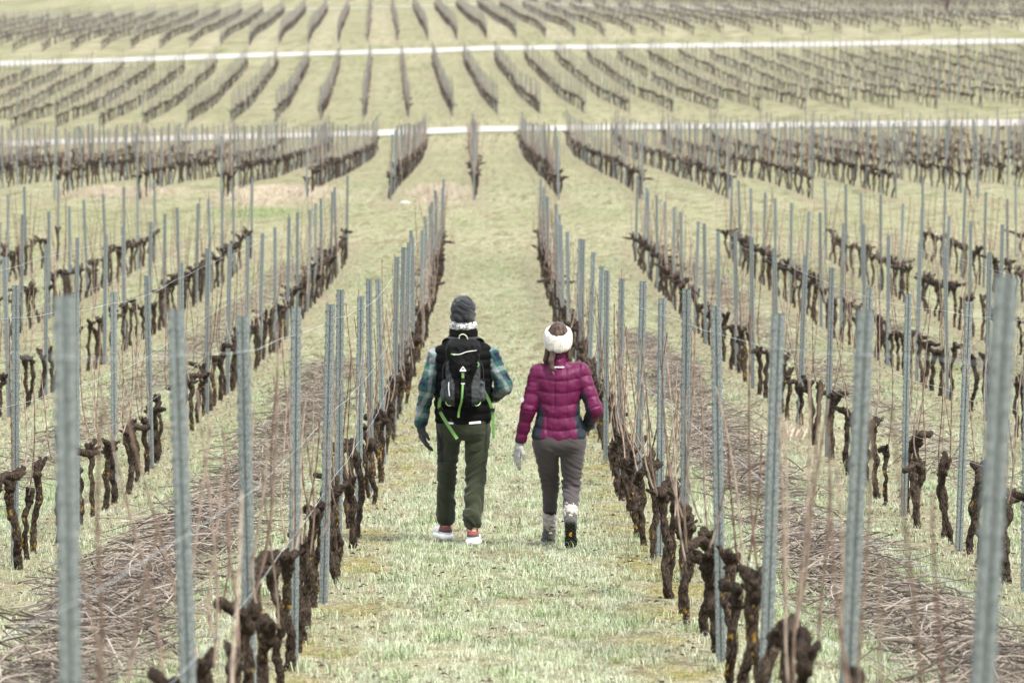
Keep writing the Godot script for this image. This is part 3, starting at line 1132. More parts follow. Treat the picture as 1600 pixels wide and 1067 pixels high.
func build_man() -> void:
	var X := -0.185
	var D := 28.9
	var g0 := at(X, D)
	var t := thing("person", "person in black quilted vest, plaid shirt, grey beanie and olive trousers, walking away", "person", g0)
	t.scale = Vector3.ONE * 1.03
	var gl := ground(X - 0.13, D + 0.30) - g0.y      # ground under the forward foot
	var gr := ground(X + 0.07, D - 0.12) - g0.y
	# skin and head, one continuous figure under the clothes
	var skin := Color(0.55, 0.36, 0.27)
	var sh_l := Vector3(-0.200, 1.425, 0.0); var el_l := Vector3(-0.272, 1.19, 0.04); var wr_l := Vector3(-0.318, 0.905, -0.02)
	var sh_r := Vector3(0.210, 1.425, 0.0); var el_r := Vector3(0.305, 1.205, 0.06); var wr_r := Vector3(0.235, 1.10, -0.20)
	var kn_l := Vector3(-0.125, 0.50, -0.20); var an_l := Vector3(-0.135, 0.10 + gl, -0.33)
	var kn_r := Vector3(0.090, 0.50, -0.01); var an_r := Vector3(0.068, 0.12 + gr, 0.13)
	var body := [ell(Vector3(0, 1.755, -0.005), Vector3(0.077, 0.115, 0.098)), ell(Vector3(0, 1.70, -0.045), Vector3(0.058, 0.075, 0.06)), cap(Vector3(0, 1.50, 0.01), Vector3(0, 1.68, 0), 0.058, 0.055),
		cap(Vector3(0, 1.735, -0.10), Vector3(0, 1.705, -0.118), 0.009, 0.013), ell(Vector3(-0.079, 1.73, 0.0), Vector3(0.012, 0.03, 0.018)), ell(Vector3(0.079, 1.73, 0.0), Vector3(0.012, 0.03, 0.018)),
		cap(Vector3(0, 1.02, 0), Vector3(0, 1.42, 0), 0.08, 0.08), cap(sh_l, sh_r, 0.04, 0.04), cap(sh_l, el_l, 0.042, 0.034), cap(el_l, wr_l, 0.034, 0.025), cap(sh_r, el_r, 0.042, 0.034), cap(el_r, wr_r, 0.034, 0.025),
		cap(Vector3(-0.07, 0.94, 0), Vector3(0.07, 0.94, 0), 0.11, 0.11), cap(Vector3(-0.1, 0.88, 0), kn_l, 0.075, 0.05), cap(kn_l, an_l, 0.048, 0.034), cap(Vector3(0.1, 0.88, 0), kn_r, 0.075, 0.05), cap(kn_r, an_r, 0.048, 0.034)]
	var face := func(p: Vector3) -> Color:
		if p.z < -0.07 and absf(p.y - 1.745) < 0.012 and absf(absf(p.x) - 0.032) < 0.014: return Color(0.08, 0.06, 0.05)
		if p.z < -0.07 and absf(p.y - 1.665) < 0.008 and absf(p.x) < 0.025: return Color(0.35, 0.15, 0.12)
		return skin
	part("body", field_mesh(body, 0.011, 0.02, M.skin, face), t)
	# trousers
	var olive := Color(0.029, 0.033, 0.020)
	var tr := [cap(Vector3(-0.072, 0.935, 0.0), Vector3(0.072, 0.935, 0.0), 0.128, 0.128), cap(Vector3(-0.06, 1.01, 0), Vector3(0.06, 1.01, 0), 0.118, 0.118), cap(Vector3(-0.06, 0.89, 0.035), Vector3(0.07, 0.89, 0.035), 0.10, 0.10),
		cap(Vector3(-0.104, 0.88, 0.0), kn_l, 0.094, 0.068), cap(kn_l, an_l + Vector3(0.0, 0.09, 0.0), 0.067, 0.068), cap(an_l + Vector3(0, 0.11, 0), an_l + Vector3(0.0, 0.095, 0.01), 0.072, 0.060),
		cap(Vector3(0.108, 0.88, 0.0), kn_r, 0.098, 0.073), cap(kn_r, an_r + Vector3(0.0, 0.07, 0), 0.072, 0.065), cap(an_r + Vector3(0, 0.10, 0), an_r + Vector3(0.0, 0.07, 0.0), 0.068, 0.058)]
	var tcol := func(p: Vector3) -> Color:
		var c := olive * (1.0 + 0.25 * noise.get_noise_3d(p.x * 300, p.y * 300, p.z * 300))
		if p.x < -0.150 and p.y > 0.62 and p.y < 0.86 and p.z > -0.1: c = Color(0.012, 0.012, 0.012)
		c.a = 1
		return c
	var tdis := func(p: Vector3, _n: Vector3) -> float:
		var low := smoothstep(0.75, 0.2, p.y)
		return folds(p + Vector3(0, p.x * 0.9 * sin(p.y * 7.0 + p.z * 5.0) + 0.04 * noise2.get_noise_3d(p.x * 200, p.y * 200, p.z * 200), 0), 0.45, 1.35, 0.020) * (0.6 + 0.5 * low)
	var trousers := part("trousers", field_mesh(tr, 0.009, 0.022, M.cloth, tcol, tdis), t, "olive green hiking trousers with pale pocket zips")
	var mb := MB.new()
	mb.strap(PackedVector3Array([Vector3(0.045, 0.938, 0.142), Vector3(0.085, 0.941, 0.139), Vector3(0.13, 0.943, 0.122)]), 0.016, 0.004, Vector3(0.15, 0.1, 1), Color(0.75, 0.74, 0.70))
	part("pocket_zip", mb.mesh(M.webbing), trousers)
	mb = MB.new()
	mb.strap(PackedVector3Array([Vector3(-0.115, 0.938, 0.132), Vector3(-0.075, 0.936, 0.142)]), 0.014, 0.004, Vector3(-0.15, 0.1, 1), Color(0.75, 0.74, 0.70))
	part("pocket_zip", mb.mesh(M.webbing), trousers)
	# shirt sleeves (plaid)
	var shirt := [cap(Vector3(-0.08, 1.05, 0), Vector3(-0.08, 1.42, 0), 0.09, 0.09), cap(Vector3(0.08, 1.05, 0), Vector3(0.08, 1.42, 0), 0.09, 0.09), cap(sh_l, sh_r, 0.058, 0.058), cap(sh_l, el_l, 0.062, 0.058), cap(el_l, wr_l + Vector3(0, 0.015, 0), 0.060, 0.047), cap(sh_r, el_r, 0.062, 0.060), cap(el_r, wr_r, 0.060, 0.047),
		cap(Vector3(-0.075, 0.985, 0.0), Vector3(0.07, 1.0, 0.0), 0.118, 0.118)]
	var plaid := func(p: Vector3) -> Color:
		var u: float
		var w: float
		if p.x < -0.1:
			var ax := (wr_l - sh_l).normalized()
			u = (p - sh_l).dot(ax)
			w = (p - sh_l).dot(Vector3(ax.y, -ax.x, 0).normalized()) + p.z * 0.7
		elif p.x > 0.1:
			var ax := (el_r - sh_r).normalized() if p.z > -0.02 else (wr_r - el_r).normalized()
			u = (p - sh_r).dot(ax)
			w = (p - sh_r).dot(Vector3(ax.y, -ax.x, 0).normalized()) + p.z * 0.7
		else:
			return Color(0.03, 0.05, 0.07)
		var a := fposmod(u / 0.165, 1.0)
		var b := fposmod(w / 0.14 + 0.25, 1.0)
		var pick := func(q: float) -> Color:
			if q < 0.36: return Color(0.010, 0.014, 0.030)
			if q < 0.62: return Color(0.024, 0.078, 0.060)
			if q < 0.84: return Color(0.21, 0.225, 0.225)
			return Color(0.024, 0.078, 0.060)
		var ca: Color = pick.call(a)
		var c: Color = ca.lerp(pick.call(b), 0.5)
		c.a = 1
		return c
	var sdis := func(p: Vector3, _n: Vector3) -> float:
		return folds(p, 1.2, 1.8, 0.010)
	part("shirt", field_mesh(shirt, 0.0085, 0.03, M.cloth, plaid, sdis), t, "green, navy and grey plaid shirt")
	# quilted vest
	var vest := [cap(Vector3(-0.085, 0.98, 0.0), Vector3(-0.09, 1.38, 0.0), 0.131, 0.130), cap(Vector3(0.085, 0.98, 0.0), Vector3(0.09, 1.38, 0.0), 0.131, 0.130), cap(Vector3(0, 0.98, 0.02), Vector3(0, 1.38, 0.02), 0.125, 0.125), cap(Vector3(-0.130, 1.435, 0), Vector3(0.138, 1.435, 0), 0.090, 0.090), cap(Vector3(0, 1.45, 0.01), Vector3(0, 1.62, -0.005), 0.118, 0.106)]
	var vdis := func(p: Vector3, _n: Vector3) -> float:
		var ph := absf(sin(PI * (p.y + 0.02 * sin(p.x * 9.0)) / 0.068))
		return (sqrt(ph) - 0.75) * 0.013 + folds(p, 1.0, 1.0, 0.004) if p.y < 1.53 else folds(p, 0.8, 2.4, 0.008)
	part("vest", field_mesh(vest, 0.009, 0.04, M.pack_cloth, plain(Color(0.005, 0.005, 0.0055)), vdis, [[Vector3(0, -1, 0), -0.925], [Vector3(0, 1, 0), 1.635]]), t, "black quilted vest with a high collar")
	# scarf, beanie
	var ring := []
	for k in 10:
		var a := TAU * k / 10
		var b := TAU * (k + 1) / 10
		ring.append(cap(Vector3(cos(a) * 0.070, 1.655 + 0.004 * sin(a * 3), sin(a) * 0.072), Vector3(cos(b) * 0.070, 1.655 + 0.004 * sin(b * 3), sin(b) * 0.072), 0.031, 0.031))
	var flecks := func(p: Vector3) -> Color:
		return Color(0.52, 0.51, 0.48) if noise.get_noise_3d(p.x * 3000, p.y * 4200, p.z * 3000) > -0.08 else Color(0.05, 0.05, 0.05)
	part("scarf", field_mesh(ring, 0.006, 0.015, M.knit, flecks, func(p, _n): return folds(p, 3.0, 4.0, 0.006)), t, "black and white flecked knit scarf")
	var hat := [ell(Vector3(0, 1.775, 0.0), Vector3(0.094, 0.103, 0.112), Basis(Vector3.RIGHT, -0.12)), ell(Vector3(0.0, 1.722, 0.008), Vector3(0.094, 0.065, 0.110))]
	var hcol := func(p: Vector3) -> Color:
		var c := Color(0.021, 0.022, 0.023) * (1.0 + 0.5 * noise.get_noise_3d(p.x * 1500, p.y * 1500, p.z * 1500))
		c.a = 1
		return c
	part("beanie", field_mesh(hat, 0.0065, 0.02, M.knit, hcol, func(p, _n): return folds(p + Vector3(p.y * 0.6, p.x * 0.5, 0), 0.9, 2.2, 0.011), [[Vector3(0, -1, 0.12), -1.668]]), t, "dark grey slouchy knit beanie")
	# gloves
	var gl_c := plain(Color(0.030, 0.030, 0.031))
	part("glove", field_mesh(hand_prims(wr_l - Vector3(0, 0.01, 0), Vector3(0.12, -1, -0.05), Vector3(0.9, 0, -0.45), -1.0, 0.55, 1.12), 0.0045, 0.006, M.cloth, gl_c), t)
	part("glove", field_mesh(hand_prims(wr_r, Vector3(-0.45, 0.15, -1), Vector3(-0.8, -0.3, 0.3), 1.0, 0.9, 1.1), 0.0055, 0.006, M.cloth, gl_c), t)
	# trainers
	for e in [[an_l + Vector3(0, -0.095, 0), 0.42, 0.0, "forward"], [an_r + Vector3(0, -0.12, 0), -0.16, 0.10, "rear"]]:
		var b := Basis(Vector3.UP, e[1]) * Basis(Vector3.RIGHT, -e[2])
		var o: Vector3 = e[0] + Vector3(0, 0.012, 0)
		var s := thing_part("shoe", t)
		var sole := [ell(o + b * Vector3(0, 0.022, 0.005), Vector3(0.050, 0.030, 0.066), b), ell(o + b * Vector3(0, 0.018, -0.11), Vector3(0.050, 0.022, 0.10), b), rbox(o + b * Vector3(0, 0.020, -0.05), Vector3(0.040, 0.019, 0.10), 0.015, b)]
		part("sole", field_mesh(sole, 0.006, 0.02, M.rubber, plain(Color(0.72, 0.71, 0.68))), s)
		var up := [ell(o + b * Vector3(0, 0.062, 0.004), Vector3(0.043, 0.054, 0.060), b), ell(o + b * Vector3(0, 0.050, -0.11), Vector3(0.043, 0.034, 0.095), b), cap(o + b * Vector3(0, 0.06, -0.03), o + b * Vector3(0, 0.105, -0.015), 0.043, 0.040)]
		var ucol := func(p: Vector3) -> Color:
			var q: Vector3 = b.transposed() * (p - o)
			if q.y < 0.058 and q.z > -0.03: return Color(0.62, 0.61, 0.58)
			if q.y < 0.076 and q.z > -0.03: return Color(0.045, 0.05, 0.055)
			return Color(0.19, 0.058, 0.045) if q.z > -0.06 else Color(0.55, 0.54, 0.52)
		part("upper", field_mesh(up, 0.006, 0.018, M.cloth, ucol), s)
	build_backpack(g0)

func thing_part(called: String, parent: Node) -> Node3D:
	var o := Node3D.new()
	o.name = called
	parent.add_child(o, true)
	return o

func tube_of(pts: Array, r: float, c: Color, m: Material, sides := 6) -> ArrayMesh:
	var cur := Curve3D.new()
	for k in pts.size():
		var a: Vector3 = pts[maxi(k - 1, 0)]
		var b: Vector3 = pts[mini(k + 1, pts.size() - 1)]
		cur.add_point(pts[k], -(b - a) / 6.0, (b - a) / 6.0)
	var P := PackedVector3Array()
	var R := PackedFloat32Array()
	var n := maxi(4, int(cur.get_baked_length() / 0.01))
	for k in n:
		P.append(cur.sample_baked(cur.get_baked_length() * k / (n - 1), true)); R.append(r)
	var mb := MB.new()
	mb.tube(P, R, sides, PackedColorArray([c]))
	return mb.mesh(m)

func strap_of(pts: Array, w: float, face: Vector3, c: Color) -> ArrayMesh:
	var cur := Curve3D.new()
	for k in pts.size():
		var a: Vector3 = pts[maxi(k - 1, 0)]
		var b: Vector3 = pts[mini(k + 1, pts.size() - 1)]
		cur.add_point(pts[k], -(b - a) / 6.0, (b - a) / 6.0)
	var P := PackedVector3Array()
	var n := maxi(3, int(cur.get_baked_length() / 0.025))
	for k in n:
		P.append(cur.sample_baked(cur.get_baked_length() * k / (n - 1), true))
	var mb := MB.new()
	mb.strap(P, w, 0.003, face, c)
	return mb.mesh(M.webbing)

func build_backpack(g0: Vector3) -> void:
	var t := thing("backpack", "small black and charcoal hiking backpack with lime green straps on the person's back", "backpack", g0)
	t.scale = Vector3.ONE * 1.03
	var blk := Color(0.006, 0.006, 0.0065)
	var cha := Color(0.038, 0.040, 0.043)
	var lime := Color(0.13, 0.26, 0.075)
	var zb := 0.235   # middle plane of the pack
	var bodyp := [rbox(Vector3(0, 1.27, zb), Vector3(0.125, 0.165, 0.085), 0.06), ell(Vector3(0, 1.17, zb + 0.03), Vector3(0.135, 0.10, 0.09))]
	var bcol := func(p: Vector3) -> Color:
		# charcoal side panels, curving in towards the bottom
		var w := 0.062 + 0.045 * smoothstep(1.22, 1.40, p.y)
		return cha if absf(p.x) > w and p.z > zb - 0.03 else blk
	var sag := func(p: Vector3, _n: Vector3) -> float: return folds(p, 1.4, 1.8, 0.011)
	part("pack_body", field_mesh(bodyp, 0.008, 0.04, M.pack_cloth, bcol, sag), t)
	var lidp := [rbox(Vector3(0, 1.49, zb - 0.005), Vector3(0.125, 0.075, 0.095), 0.05, Basis(Vector3.RIGHT, 0.12)), ell(Vector3(0, 1.41, zb + 0.075), Vector3(0.085, 0.075, 0.03)), ell(Vector3(0, 1.355, zb + 0.082), Vector3(0.035, 0.05, 0.018))]
	var lid := part("lid", field_mesh(lidp, 0.008, 0.03, M.pack_cloth, plain(Color(0.009, 0.009, 0.010)), sag), t)
	part("zip", tube_of([Vector3(-0.085, 1.475, zb + 0.099), Vector3(-0.03, 1.472, zb + 0.104), Vector3(0.03, 1.492, zb + 0.102), Vector3(0.10, 1.50, zb + 0.088)], 0.0035, Color(0.50, 0.50, 0.48), M.webbing), lid)
	part("zip_pull", tube_of([Vector3(-0.088, 1.476, zb + 0.100), Vector3(-0.060, 1.466, zb + 0.106)], 0.005, lime, M.webbing), lid)
	# white mountain emblem in a triangle
	var mb := MB.new()
	var ez := zb + 0.120
	var tri_pts := [Vector3(-0.022, 1.352, ez), Vector3(0, 1.384, ez), Vector3(0.022, 1.352, ez)]
	for k in 3:
		mb.strap(PackedVector3Array([tri_pts[k], tri_pts[(k + 1) % 3]]), 0.0055, 0.003, Vector3(0, 0, 1), Color(0.75, 0.75, 0.73))
	mb.flat_tri(Vector3(-0.011, 1.355, ez + 0.001), Vector3(0.0, 1.366, ez + 0.001), Vector3(0.011, 1.355, ez + 0.001), Color(0.6, 0.6, 0.58))
	part("emblem", mb.mesh(M.webbing), lid)
	part("carry_loop", tube_of([Vector3(-0.030, 1.555, zb - 0.07), Vector3(-0.026, 1.595, zb - 0.06), Vector3(0.0, 1.607, zb - 0.055), Vector3(0.026, 1.590, zb - 0.06), Vector3(0.036, 1.555, zb - 0.07)], 0.0045, Color(0.45, 0.52, 0.30), M.webbing), t)
	for s in [-1.0, 1.0]:
		var pk := [rbox(Vector3(s * 0.135, 1.195, zb - 0.02), Vector3(0.022, 0.072, 0.055), 0.02), ell(Vector3(s * 0.137, 1.16, zb - 0.01), Vector3(0.027, 0.045, 0.055))]
		part("side_pocket", field_mesh(pk, 0.007, 0.02, M.pack_cloth, plain(Color(0.058, 0.060, 0.063)), sag), t)
		part("side_strap", strap_of([Vector3(s * 0.115, 1.43, zb + 0.02), Vector3(s * 0.148, 1.36, zb - 0.01), Vector3(s * 0.150, 1.24, zb - 0.01)], 0.02, Vector3(s, 0, 0.5), blk), t)
		part("shoulder_strap", strap_of([Vector3(s * 0.045, 1.555, zb - 0.09), Vector3(s * 0.085, 1.575, 0.07), Vector3(s * 0.125, 1.558, -0.01), Vector3(s * 0.14, 1.48, -0.105), Vector3(s * 0.13, 1.30, -0.14), Vector3(s * 0.17, 1.17, -0.06), Vector3(s * 0.165, 1.12, 0.12)], 0.055, Vector3(s * 0.2, 1, 0.35), Color(0.020, 0.020, 0.021)), t)
		part("cord_loop", tube_of([Vector3(s * 0.132, 1.128, zb + 0.005), Vector3(s * 0.124, 1.095, zb + 0.02), Vector3(s * 0.098, 1.082, zb + 0.03), Vector3(s * 0.082, 1.098, zb + 0.035), Vector3(s * 0.084, 1.12, zb + 0.04)], 0.004, Color(0.42, 0.60, 0.28), M.webbing), t)
	part("zip", tube_of([Vector3(-0.105, 1.265, zb + 0.088), Vector3(-0.106, 1.22, zb + 0.10), Vector3(-0.100, 1.165, zb + 0.105)], 0.004, Color(0.45, 0.45, 0.44), M.webbing), t)
	part("zip_pull", tube_of([Vector3(0.108, 1.41, zb + 0.082), Vector3(0.120, 1.395, zb + 0.084), Vector3(0.108, 1.38, zb + 0.088)], 0.004, lime, M.webbing), t)
	# front compression strap, buckle and its loose tail
	part("front_strap", strap_of([Vector3(0.0, 1.335, zb + 0.108), Vector3(0.0, 1.30, zb + 0.108)], 0.020, Vector3(0, 0, 1), lime), t)
	mb = MB.new()
	mb.box(Vector3(0, 1.280, zb + 0.112), Vector3(0.013, 0.018, 0.007), Color(0.010, 0.010, 0.010))
	mb.box(Vector3(0, 1.258, zb + 0.113), Vector3(0.014, 0.004, 0.006), Color(0.55, 0.55, 0.53))
	part("buckle", mb.mesh(M.rubber), t)
	part("front_strap", strap_of([Vector3(0.0, 1.262, zb + 0.116), Vector3(-0.004, 1.20, zb + 0.130), Vector3(-0.010, 1.13, zb + 0.115), Vector3(-0.030, 1.05, zb + 0.07), Vector3(-0.034, 1.0, zb + 0.06)], 0.015, Vector3(0.1, 0, 1), lime), t)
	# hip belt webbing hanging loose
	part("hip_strap", strap_of([Vector3(-0.145, 1.16, 0.16), Vector3(-0.175, 1.10, 0.155), Vector3(-0.172, 1.03, 0.16), Vector3(-0.115, 0.93, 0.17), Vector3(-0.045, 0.825, 0.175)], 0.024, Vector3(0.1, 0.1, 1), lime), t)
	mb = MB.new()
	mb.box(Vector3(-0.170, 1.045, 0.165), Vector3(0.02, 0.014, 0.008), Color(0.010, 0.010, 0.010), Basis(Vector3.BACK, 0.5))
	part("buckle", mb.mesh(M.rubber), t)
	part("hip_strap", strap_of([Vector3(0.150, 1.19, 0.15), Vector3(0.185, 1.12, 0.13), Vector3(0.218, 1.03, 0.12), Vector3(0.222, 0.93, 0.12), Vector3(0.225, 0.82, 0.12)], 0.022, Vector3(-0.2, 0.0, 1), lime), t)
	mb = MB.new()
	mb.box(Vector3(0.217, 1.035, 0.125), Vector3(0.019, 0.013, 0.008), Color(0.010, 0.010, 0.010))
	part("buckle", mb.mesh(M.rubber), t)

func build_woman() -> void:
	var X := 0.54
	var D := 28.6
	var g0 := at(X, D)
	var t := thing("person", "person in magenta quilted jacket, cream knit headband and grey trousers, walking away", "person", g0)
	t.scale = Vector3.ONE * 1.035
	var gl := ground(X - 0.04, D + 0.32) - g0.y
	var sh_l := Vector3(-0.148, 1.305, 0.0); var el_l := Vector3(-0.218, 1.045, 0.03); var wr_l := Vector3(-0.278, 0.785, -0.03)
	var sh_r := Vector3(0.168, 1.315, 0.0); var el_r := Vector3(0.268, 1.035, 0.06); var wr_r := Vector3(0.218, 0.895, -0.10)
	var kn_l := Vector3(-0.052, 0.44, -0.17); var an_l := Vector3(-0.055, 0.10 + gl, -0.30)
	var kn_r := Vector3(0.100, 0.43, -0.03); var an_r := Vector3(0.085, 0.235, 0.27)
	var skin := Color(0.60, 0.40, 0.31)
	var hx := 0.0
	var body := [ell(Vector3(hx, 1.545, -0.01), Vector3(0.072, 0.105, 0.092)), ell(Vector3(hx, 1.49, -0.045), Vector3(0.052, 0.068, 0.055)), cap(Vector3(0, 1.36, 0.01), Vector3(hx, 1.48, 0), 0.048, 0.046), cap(Vector3(hx, 1.52, -0.10), Vector3(hx, 1.495, -0.112), 0.008, 0.011),
		cap(Vector3(0, 0.95, 0), Vector3(0, 1.26, 0), 0.07, 0.07), cap(sh_l, sh_r, 0.042, 0.042), cap(sh_l, el_l, 0.036, 0.03), cap(el_l, wr_l, 0.03, 0.022), cap(sh_r, el_r, 0.036, 0.03), cap(el_r, wr_r, 0.03, 0.022),
		cap(Vector3(-0.06, 0.84, 0), Vector3(0.07, 0.84, 0), 0.10, 0.10), cap(Vector3(-0.085, 0.78, 0), kn_l, 0.06, 0.04), cap(kn_l, an_l, 0.038, 0.03), cap(Vector3(0.1, 0.78, 0), kn_r, 0.06, 0.04), cap(kn_r, an_r, 0.038, 0.03)]
	var face := func(p: Vector3) -> Color:
		if p.z < -0.06 and absf(p.y - 1.54) < 0.010 and absf(absf(p.x) - 0.030) < 0.013: return Color(0.08, 0.06, 0.05)
		if p.z < -0.06 and absf(p.y - 1.455) < 0.008 and absf(p.x) < 0.022: return Color(0.45, 0.17, 0.15)
		return skin
	part("body", field_mesh(body, 0.011, 0.02, M.skin, face), t)
	# trousers
	var tr := [cap(Vector3(-0.068, 0.82, 0.005), Vector3(0.082, 0.82, 0.005), 0.112, 0.112), cap(Vector3(-0.055, 0.92, 0), Vector3(0.06, 0.92, 0), 0.105, 0.105), cap(Vector3(-0.068, 0.785, 0.035), Vector3(0.085, 0.785, 0.035), 0.088, 0.088),
		cap(Vector3(-0.090, 0.775, 0.0), kn_l, 0.100, 0.060), cap(kn_l, an_l.lerp(kn_l, 0.46), 0.060, 0.053), cap(Vector3(0.110, 0.775, 0.0), kn_r, 0.101, 0.063), cap(kn_r, an_r.lerp(kn_r, 0.42), 0.063, 0.056)]
	var gcol := func(p: Vector3) -> Color:
		if p.x < 0.03 and p.y < 0.265 + gl: return Color(0.015, 0.015, 0.016)
		if p.x > 0.125 and p.y < 0.40 and p.y < 0.29 + (p.x - 0.12) * 1.2: return Color(0.018, 0.018, 0.022)
		var c := Color(0.050, 0.043, 0.042) * (1.0 + 0.2 * noise.get_noise_3d(p.x * 300, p.y * 300, p.z * 300))
		c.a = 1
		return c
	var gdis := func(p: Vector3, _n: Vector3) -> float:
		var knee := exp(-pow((p.y - 0.47) / 0.09, 2.0))
		return folds(p + Vector3(0, p.x * 0.5, 0), 0.5, 2.6, 0.010) * (0.5 + 1.2 * knee) + sin(p.y * 130.0 + p.x * 20.0) * 0.003 * knee
	part("trousers", field_mesh(tr, 0.0085, 0.022, M.cloth, gcol, gdis), t, "taupe grey hiking trousers")
	# jacket
	var ja := [cap(Vector3(-0.075, 0.83, 0.0), Vector3(-0.045, 1.01, 0.0), 0.118, 0.100), cap(Vector3(0.090, 0.83, 0.0), Vector3(0.056, 1.01, 0.0), 0.118, 0.100), cap(Vector3(-0.045, 1.01, 0.0), Vector3(-0.066, 1.25, 0.0), 0.100, 0.104), cap(Vector3(0.056, 1.01, 0.0), Vector3(0.076, 1.25, 0.0), 0.100, 0.104),
		cap(Vector3(0.006, 0.83, 0.01), Vector3(0.006, 1.26, 0.015), 0.112, 0.104), cap(Vector3(-0.115, 1.295, 0), Vector3(0.135, 1.305, 0), 0.072, 0.072), cap(Vector3(0, 1.29, 0.0), Vector3(0.0, 1.45, -0.005), 0.082, 0.068),
		cap(sh_l, el_l, 0.064, 0.054), cap(el_l, wr_l + (el_l - wr_l) * 0.05, 0.054, 0.041), cap(sh_r, el_r, 0.064, 0.057), cap(el_r, wr_r, 0.057, 0.043)]
	var arm := func(p: Vector3) -> Array:
		# distance to the nearest sleeve bone and the length along it
		var best := 9.0
		var along := 0.0
		var run := 0.0
		for s in [[sh_l, el_l, 0.0], [el_l, wr_l, 0.25], [sh_r, el_r, 0.0], [el_r, wr_r, 0.29]]:
			var a: Vector3 = s[0]
			var b: Vector3 = s[1]
			var q := clampf((p - a).dot(b - a) / (b - a).length_squared(), 0.0, 1.0)
			var dd := (p - a - (b - a) * q).length()
			if dd < best:
				best = dd
				along = s[2] + q * (b - a).length()
		return [best, along]
	var half := func(y: float) -> float: return lerpf(0.148, 0.190, smoothstep(1.01, 0.83, y)) if y < 1.01 else lerpf(0.148, 0.172, smoothstep(1.01, 1.20, y))
	var mag := Color(0.078, 0.005, 0.034)
	var navy := Color(0.012, 0.017, 0.026)
	var jcol := func(p: Vector3) -> Color:
		var a: Array = arm.call(p)
		var x := p.x - 0.006
		var sleeve: bool = a[0] < 0.076 and absf(x) > (half.call(p.y) as float) - 0.01
		if sleeve:
			if a[1] > 0.505 and p.x < 0: return navy
			if p.x > 0 and a[1] > 0.40: return navy
			if p.x > 0 and p.x < 0.245 and p.y < 1.16 and p.z > -0.05 and p.x < lerpf(0.25, 0.205, smoothstep(0.95, 1.16, p.y)): return navy
			return mag
		if p.y < 1.13 and absf(x) > (half.call(p.y) as float) - lerpf(0.018, 0.055, smoothstep(1.13, 0.82, p.y)): return navy
		return mag
	var jdis := func(p: Vector3, _n: Vector3) -> float:
		var a: Array = arm.call(p)
		var x := p.x - 0.006
		var sleeve: bool = a[0] < 0.076 and absf(x) > (half.call(p.y) as float) - 0.012
		if p.y > 1.40: return (sqrt(absf(sin(PI * (p.y - 1.36) / 0.05))) - 0.7) * 0.006
		if sleeve:
			var ph := absf(sin(PI * ((a[1] as float) + 0.35 * (p.z + x * 0.2)) / 0.088))
			return (sqrt(ph) - 0.75) * 0.009 + folds(p, 1.0, 1.5, 0.005)
		var row := absf(sin(PI * (p.y - 0.80 + 0.010 * cos(x * 16.0)) / 0.092))
		var v := 1.0
		if p.y > 1.03:
			v = minf(absf(x + 0.036), absf(x - 0.052)) / 0.05
		else:
			v = absf(x + 0.09) / 0.05
		return ((sqrt(row) - 0.75) * 0.011 - 0.006 * exp(-v * v * 30.0) + folds(p, 1.3, 1.0, 0.006)) * smoothstep(0.78, 0.82, p.y)
	var jacket := part("jacket", field_mesh(ja, 0.0075, 0.028, M.nylon, jcol, jdis, [[Vector3(0, -1, 0), -0.78], [Vector3(0, 1, 0), 1.455]]), t, "magenta quilted down jacket with dark navy side panels")
	var mb := MB.new()
	for k in 7:
		mb.box(Vector3(-0.030 + k * 0.0115, 1.352, 0.092), Vector3(0.0042, 0.0038 + 0.001 * (k % 2), 0.003), Color(0.8, 0.78, 0.78), Basis(Vector3.RIGHT, -0.5))
	part("lettering", mb.mesh(M.webbing), jacket, "small white lettering below the collar")
	mb = MB.new()
	var ec := sh_l.lerp(el_l, 0.75) + Vector3(-0.064, 0.0, 0.038)
	var en := Vector3(-0.8, 0.1, 0.6).normalized()
	var eu := en.cross(Vector3.UP).normalized()
	var ew := eu.cross(en)
	for k in 14:
		var a := TAU * k / 14
		var b := TAU * (k + 1) / 14
		mb.flat_tri(ec, ec + (eu * cos(b) + ew * sin(b)) * 0.021, ec + (eu * cos(a) + ew * sin(a)) * 0.021, Color(0.75, 0.73, 0.72))
	part("emblem", mb.mesh(M.webbing), jacket, "round white emblem on the sleeve")
	# head: hair, headband
	var hair := [ell(Vector3(hx, 1.565, 0.008), Vector3(0.082, 0.105, 0.098)), ell(Vector3(hx, 1.635, 0.030), Vector3(0.058, 0.045, 0.055)), cap(Vector3(-0.065, 1.50, 0.02), Vector3(-0.088, 1.40, 0.035), 0.030, 0.020), cap(Vector3(-0.088, 1.40, 0.035), Vector3(-0.098, 1.365, 0.03), 0.020, 0.008), cap(Vector3(0.068, 1.50, 0.02), Vector3(0.085, 1.405, 0.03), 0.026, 0.016),
		cap(Vector3(-0.035, 1.47, 0.080), Vector3(-0.052, 1.40, 0.105), 0.022, 0.019), cap(Vector3(-0.052, 1.40, 0.105), Vector3(-0.044, 1.345, 0.120), 0.019, 0.015), cap(Vector3(-0.044, 1.345, 0.120), Vector3(-0.012, 1.325, 0.130), 0.015, 0.006)]
	var haircol := func(p: Vector3) -> Color:
		var c := Color(0.050, 0.030, 0.022) * (1.0 + 0.9 * noise.get_noise_3d(p.x * 1800, p.y * 160, p.z * 1800))
		c.a = 1
		return c
	part("hair", field_mesh(hair, 0.006, 0.012, M.hair, haircol, func(p, _n): return noise.get_noise_3d(p.x * 1500, p.y * 150, p.z * 1500) * 0.006, [[Vector3(0, -0.3, -1), 0.055 - 0.3 * 1.6]]), t, "brown hair gathered in a tail over the collar")
	var band := []
